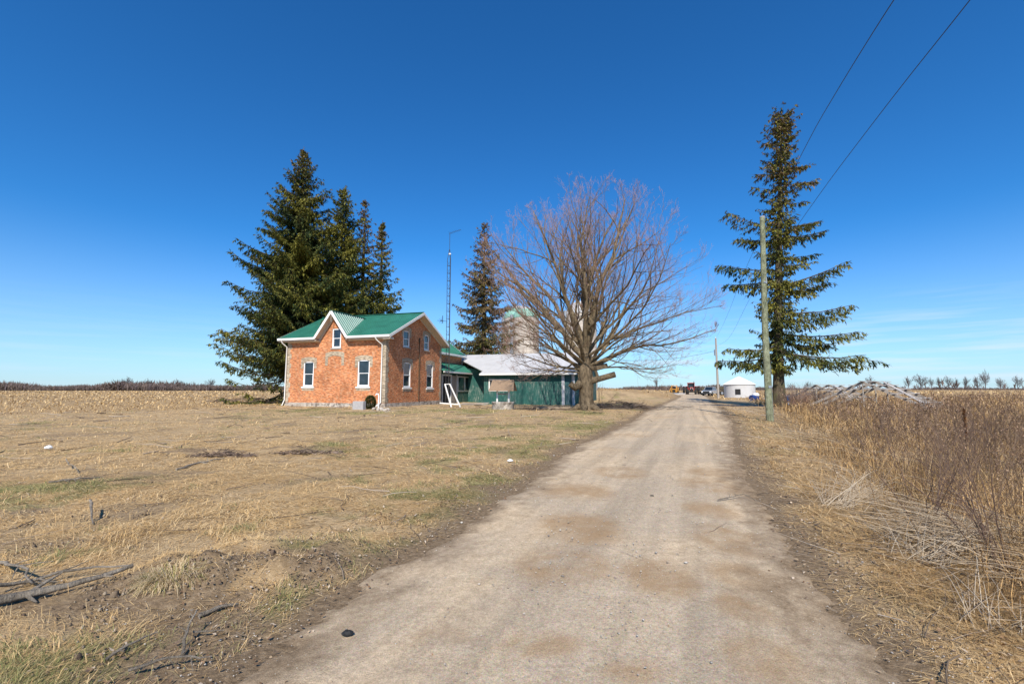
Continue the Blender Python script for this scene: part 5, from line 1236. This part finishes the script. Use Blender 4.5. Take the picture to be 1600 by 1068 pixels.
# ------------------------------------------------------------------ collapsed roof frames
def roof_frame(u, v, Y, rz, Lg, run, rise, nt_, npur, label, slip=0):
    q = at(u, v, Y); o = thing('roof_frame', (q[0], Y, 0), rz, label, 'roof frame', 'collapsed wooden roof frames in the weeds')
    zr = q[2]; z0 = zr-rise
    for k in range(nt_):
        x = Lg*k/(nt_-1); t_ = MB(); jig = .06*math.sin(k*2.3)
        t_.bar((x,-run,z0+jig),(x,0,zr+jig),.08,.18); t_.bar((x,run,z0+jig),(x,0,zr+jig),.08,.18); t_.bar((x,0,z0-.1),(x,0,zr-.05),.05,.1)
        t_.build('truss', M['greywood'], o)
    for s_ in (-1, 1):
        for k in range(npur if s_ < 0 else 3):
            f = (k+.1)/(npur); y = s_*run*f; z = zr-rise*f+.11
            MB().bar((-.35+.1*math.sin(k*5),y,z),(Lg+.3+.2*math.cos(k*3),y,z+.04*math.sin(k)),.17,.05).build('purlin', M['purlin'], o)
    b_ = MB(); b_.bar((Lg*.15,-run*.9,z0+.25),(Lg*.5,-run*.15,zr+.02),.12,.04); b_.bar((Lg*.55,-run*.2,zr-.1),(Lg*.35,-run*1.05,z0-.2),.12,.04); b_.build('brace', M['purlin'], o)
M['purlin'] = plain('weathered_board', (.40, .37, .35), .9, .25, 8, b=.2)
roof_frame(1347.5, 597, 33.5, math.radians(33), 4.4, 3.6, 1.75, 3, 6, 'larger nearer grey wooden roof frame collapsed in the weeds, slatted slope facing the track')
roof_frame(1275, 602, 47, math.radians(28), 4.6, 3.2, 1.5, 3, 5, 'smaller farther grey wooden roof frame left of the larger one')

# ------------------------------------------------------------------ brush by the lone spruce, saplings in the weeds
GB = 'grey bare brush between the spruce and the roof frames'
for k, (u, v, H_, R_, lb) in enumerate([(1243,630,1.9,1.3,'bare grey bush nearest the lone spruce trunk'),(1258,629,2.0,1.4,'wide bare grey bush second from the lone spruce'),(1274,628,1.9,1.4,'bare grey bush just left of the smaller roof frame'),(1251,636,1.3,1.1,'low reddish bare bush in front of the brush beside the lone spruce'),(1290,632,1.2,1.3,'low bare bush at the front of the smaller roof frame')]):
    bare_bush(u, v, H_, R_, lb, col=(.24,.19,.165) if k != 3 else (.2,.12,.09), n=34, seed=30+k, rad=.014, group=GB)
GT = 'dark bare saplings in the weeds'
for k, (u, v, H_, R_, lb) in enumerate([(1405,742,1.15,.35,'dark upright stalk clump mid-way up the weeds, left group'),(1345,720,.9,.3,'thin dark twig clump near the inner edge of the weeds'),(1455,830,1.15,.6,'dark forked sapling over the flattened pale reeds'),(1588,900,1.25,.6,'tall bent sapling at the right edge of the photo'),(1500,770,1.1,.5,'twiggy reddish sapling right of the brown dock stalk'),(1560,760,1.2,.5,'slender sapling cluster near the right edge, mid-height'),(1330,668,1.0,.35,'small dark sapling in front of the larger roof frame'),(1295,648,.9,.3,'lone small twig plant right of the green-grey pole'),(1440,690,1.2,.6,'bushy brown sapling right below the larger roof frame'),(1530,700,1.1,.6,'bushy reddish-brown sapling at the top right of the weeds')]):
    bare_bush(u, v, H_, R_, lb, name='bare_sapling', col=(.13,.085,.065), n=7+k % 4*2, seed=50+k, rad=.0065, cat='sapling', group=GT)
q = gnd(1512, 718); o = thing('dock_stalk', (q[0], q[1], float(height(q[0], q[1]))), 0, 'single tall rusty-brown dock seed stalk standing above the weeds', 'plant')
MB().tube([(0,0,0),(.01,0,.6),(.03,0,1.15)], [.008,.007,.004], 6).build('stem', M['sbark'], o)
a = ACC(); r = np.random.RandomState(3); N = 900; zz = r.uniform(.45, 1.15, N); blades(a, np.stack([.02+r.normal(0, .012, N), r.normal(0, .012, N), zz], 1), .03, .014, r.uniform(0, 6.28, N), r.uniform(0, 1.2, N), .3, np.array([(.20,.085,.03)])*r.uniform(.6, 1.3, (N, 1)), roll=r.uniform(0, 6.28, N)); a.build('seed_head', M['grass'], o)
def reed_clump(u, v, n, l0, az0, sp, label, seed):
    q = gnd(u, v); z0 = float(height(q[0], q[1])); r = np.random.RandomState(seed); a = ACC()
    az = az0+r.normal(0, sp, n); el = np.abs(r.normal(.42, .22, n)); l_ = l0*r.uniform(.5, 1.1, n); s = np.linspace(0, 1, 6)
    x0_ = r.normal(0, .10, n); y0_ = r.normal(0, .10, n)
    P = np.stack([x0_[:, None]+np.cos(az)[:, None]*np.cos(el)[:, None]*l_[:, None]*s, y0_[:, None]+np.sin(az)[:, None]*np.cos(el)[:, None]*l_[:, None]*s, (np.sin(el)*l_)[:, None]*(s-.45*s**2)+.01], 2)
    tubes(a, P, np.full((n, 1), .0034)*(1-.6*s)[None], 4, np.array([(.50,.41,.30),(.40,.31,.22),(.58,.49,.37)])[r.randint(0, 3, n)])
    o = a.build('reed_clump', M['grass']); o.location = (q[0], q[1], z0); tag(o, label, 'reeds', 'pale bent reed clumps on the verge')
reed_clump(1300,790,60,1.0,.6,.35,'pale reed clump fanning up to the right at the inner edge of the weeds',1)
reed_clump(1440,870,70,.9,.5,.6,'pale tangled reeds under the dark forked sapling',2)
reed_clump(1545,975,26,.75,.9,.25,'few thick pale reed stems near the bottom right corner',3)
reed_clump(1590,850,70,1.1,2.9,.35,'pale reeds swept leftwards at the right edge of the photo',4)
reed_clump(1350,770,40,.9,.9,.5,'pale reed clump behind the one fanning up at the inner edge',5)

# ------------------------------------------------------------------ things lying on the lawn and track
def stick(pix, rad, label, cat='stick', name='fallen_stick', forks=0, seed=0, lift=.02, group='sticks lying on the grass'):
    r = np.random.RandomState(seed); pts = []
    for i, t in enumerate(pix):
        g_ = gnd(t[0], t[1]); hz = t[2] if len(t) > 2 else 0
        pts.append(np.array([g_[0], g_[1], float(height(g_[0], g_[1]))+lift+hz]))
    n = 9; t = np.linspace(0, len(pts)-1, n); C_ = np.stack([np.interp(t, np.arange(len(pts)), [p[i] for p in pts]) for i in range(3)], 1)
    Ln = np.linalg.norm(C_[-1]-C_[0]); C_[1:-1] += r.normal(0, .012*Ln, (n-2, 3))*np.array([1, 1, .5])
    rr = .72*rad*np.linspace(1, .45, n)*(1+r.normal(0, .08, n)); o0 = C_[0].copy(); m = MB(); m.tube(C_-o0, list(rr), 8)
    for k in range(forks):
        i = r.randint(1, n-2); dv = unit(C_[i+1]-C_[i]); side_ = np.array([-dv[1], dv[0], r.uniform(.0, .6)])*(1 if k % 2 else -1)
        e = C_[i]+(dv*.6+side_*.7)*Ln*r.uniform(.12, .3); md = (C_[i]+e)/2+r.normal(0, .01*Ln, 3); e[2] = max(e[2], float(height(e[0], e[1]))+.02)
        m.tube([C_[i]-o0, md-o0, e-o0], [rr[i]*.6, rr[i]*.45, rr[i]*.2], 5)
    o = m.build(name, M['wood']); o.location = o0; tag(o, label, cat, group)
stick([(-25,970,.03),(60,950,.03),(140,934,.03),(205,913,.02)], .042, 'thick fallen branch lying across bare soil at the left edge', 'branch', 'fallen_branch', 3, 1)
stick([(-10,945,.06),(50,925,.02),(130,912,.05),(200,905,.02)], .02, 'thinner branch lying just above the thick one at the left edge', 'branch', 'fallen_branch', 5, 2)
stick([(-5,895,.02),(30,920,.10),(48,935,.03)], .018, 'crooked dark forked stick standing up at the left edge', forks=4, seed=3)
stick([(310,971,.0),(345,958,.01),(372,950,0)], .022, 'short dark stick on the bare dirt left of the track', forks=1, seed=4)
stick([(165,1040),(200,1022,.02),(245,1000,.01)], .013, 'long thin stick among greenish grass near the bottom left', forks=2, seed=5)
stick([(285,1028,.0),(292,1005,.07),(305,990,.11)], .012, 'upright twiggy stub beside the bare dirt, bottom left', forks=4, seed=6)
stick([(300,1000,.02),(350,995,.02)], .009, 'pale straight stick crossing the bare dirt', seed=7)
stick([(75,762),(125,758,.02),(160,752)], .022, 'dark stick lying on the lawn at the left, below a short leaning one', forks=3, seed=8)
stick([(102,730,.12),(122,748,.0)], .014, 'short leaning dark stick on the left lawn', seed=9)
stick([(138,808,.14),(144,828,.0)], .02, 'short pale stub poking up from the left lawn', seed=10)
stick([(275,738),(315,728,.02),(350,722,.01)], .03, 'rough dark branch beside a low debris heap on the lawn', forks=3, seed=11)
stick([(1122,787),(1160,779,.02),(1188,790)], .010, 'thin curved branch lying across the middle of the track', forks=4, seed=12, lift=.05)
stick([(1127,643),(1150,648,.03),(1166,651)], .035, 'dark branch at the right track edge near the lone spruce', forks=2, seed=13)
stick([(200,1062,.02),(260,1050,.05),(330,1040,.03)], .012, 'bleached bent stick at the bottom edge, left', forks=4, seed=14)
# clump of long pale grass
q = gnd(272, 925); a = ACC(); r = np.random.RandomState(4); N = 1500; az = r.uniform(0, 6.28, N); rr = np.sqrt(r.rand(N))*.16
P = np.stack([np.cos(az)*rr, np.sin(az)*rr, np.zeros(N)], 1)
blades(a, P, r.uniform(.10, .27, N), r.uniform(.002, .004, N), az+r.normal(0, .5, N), r.uniform(.25, 1.2, N), r.uniform(.7, 2.0, N), np.array([(.58,.44,.26),(.48,.35,.19),(.30,.27,.10),(.62,.50,.32)])[r.randint(0, 4, N)])
o = a.build('grass_tussock', M['grass']); o.location = (q[0], q[1], float(height(q[0], q[1]))); tag(o, 'drooping pale grass tussock by the end of the thick fallen branch', 'grass tussock')
def lump(u, v, s, mat, name, label, cat, seed, group=None):
    q = gnd(u, v); r = random.Random(seed); m = MB(); n = 9
    pr_ = [(0.02,.62),(.5,.5),(.85,.2),(1,-.05),(.8,-.3)]
    vs = [((a_*r.uniform(.75, 1.15))*math.cos(2*math.pi*k/n), a_*r.uniform(.75, 1.15)*math.sin(2*math.pi*k/n), z*r.uniform(.8, 1.2)) for a_, z in pr_ for k in range(n)]
    m.mesh(vs, [(i*n+k, i*n+(k+1) % n, (i+1)*n+(k+1) % n, (i+1)*n+k) for i in range(4) for k in range(n)]); m.poly(vs[:n][::-1])
    o = m.build(name, M[mat]); o.location = (q[0], q[1], float(height(q[0], q[1]))+.03+s*.2); o.scale = (s, s*.8, s*.8); tag(o, label, cat, group)
lump(543, 997, .038, 'rubber', 'dark_stone', 'black lump of stone on the left edge of the track near the camera', 'stone', 1)
lump(1019, 778, .03, 'wood', 'bark_chunk', 'small brown bark chunk on the middle of the track', 'bark chunk', 2)
lump(797, 723, .06, 'vinyl', 'white_scrap', 'small white scrap lying on the lawn between house and track', 'scrap', 3)
lump(75, 706, .10, 'vinyl', 'pale_scrap', 'flat pale scrap lying on the far left lawn', 'scrap', 4)
# brush heap and logs by the maple
def brush(u, v, wx, wy, H_, n, label, seed, rad=.016, logs=0, lm=1.5):
    q = gnd(u, v); r = np.random.RandomState(seed); a = ACC(); x = r.uniform(-wx, wx, n); y = r.uniform(-wy, wy, n); az = r.uniform(0, 6.28, n); l_ = r.uniform(.25, 1, n)*lm; s = np.linspace(0, 1, 5)
    w_ = r.normal(0, .07, (n, 5)).cumsum(1)*l_[:, None]; el = np.abs(r.normal(.1, .25, n)); z = r.uniform(0, H_, n)*(1-np.abs(x)/wx*.7)
    P = np.stack([x[:, None]+np.cos(az)[:, None]*l_[:, None]*(s-.5)-np.sin(az)[:, None]*w_, y[:, None]+np.sin(az)[:, None]*l_[:, None]*(s-.5)+np.cos(az)[:, None]*w_, np.maximum(.02, z[:, None]+np.sin(el)[:, None]*l_[:, None]*(s-.5))], 2)
    tubes(a, P, rad*r.uniform(.4, 1.7, (n, 1))*(1-.6*s)[None], 4, np.array([(.12,.085,.06),(.2,.14,.1),(.28,.21,.16),(.09,.065,.05)])[r.randint(0, 4, n)])
    for k in range(logs): tubes(a, np.array([[(r.uniform(-wx, 0), r.uniform(-.3, .3), .1), (r.uniform(0, wx), r.uniform(-.3, .3), .14)]]), np.array([[.1, .08]]), 8, (.25, .19, .13))
    o = a.build('brush_pile', M['twig']); o.location = (q[0], q[1], float(height(q[0], q[1]))); tag(o, label, 'brush pile', None)
brush(965, 638, 2.3, 1.6, .55, 260, 'brown heap of cut twigs and branches right of the maple trunk', 1)
brush(868, 640, 2.0, .7, .2, 60, 'low line of cut branches on the ground left of the maple trunk', 2, .03, 3)
brush(395, 628, 4.5, 2.0, .5, 160, 'fallen grey branches under the tallest spruce, left of the house', 3, .025)
brush(345, 716, .62, .2, .09, 150, 'low debris heap of roots and twigs on the left lawn', 4, .009, lm=.4)
brush(478, 711, .75, .2, .09, 170, 'low debris heap of roots and twigs on the lawn in front of the house', 5, .009, lm=.4)
# two thin suckers by the maple
bare_bush(938, 634, 2.3, .8, 'pair of thin leaning suckers right of the maple trunk', name='bare_sapling', n=4, seed=77, rad=.016, cat='sapling')
# dark wedge-shaped patch of ground by the lone spruce
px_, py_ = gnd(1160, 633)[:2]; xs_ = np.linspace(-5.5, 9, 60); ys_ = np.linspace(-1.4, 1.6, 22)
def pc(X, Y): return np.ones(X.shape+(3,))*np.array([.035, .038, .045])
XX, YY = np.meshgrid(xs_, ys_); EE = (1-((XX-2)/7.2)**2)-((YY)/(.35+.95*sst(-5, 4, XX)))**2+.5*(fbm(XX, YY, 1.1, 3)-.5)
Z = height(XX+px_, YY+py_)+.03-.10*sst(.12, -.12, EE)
i = np.arange(59)[None]; j = np.arange(21)[:, None]*60; a = ACC(); a.add(np.stack([XX+px_, YY+py_, Z], -1), np.stack([i+j, i+j+1, i+j+61, i+j+60], -1), None, (.055,.052,.052)); tag(a.build('dark_wedge', tinted('dark_wedge', .5, .4, 0, 6, .4), smooth=True), kind='structure')
print('scene built')
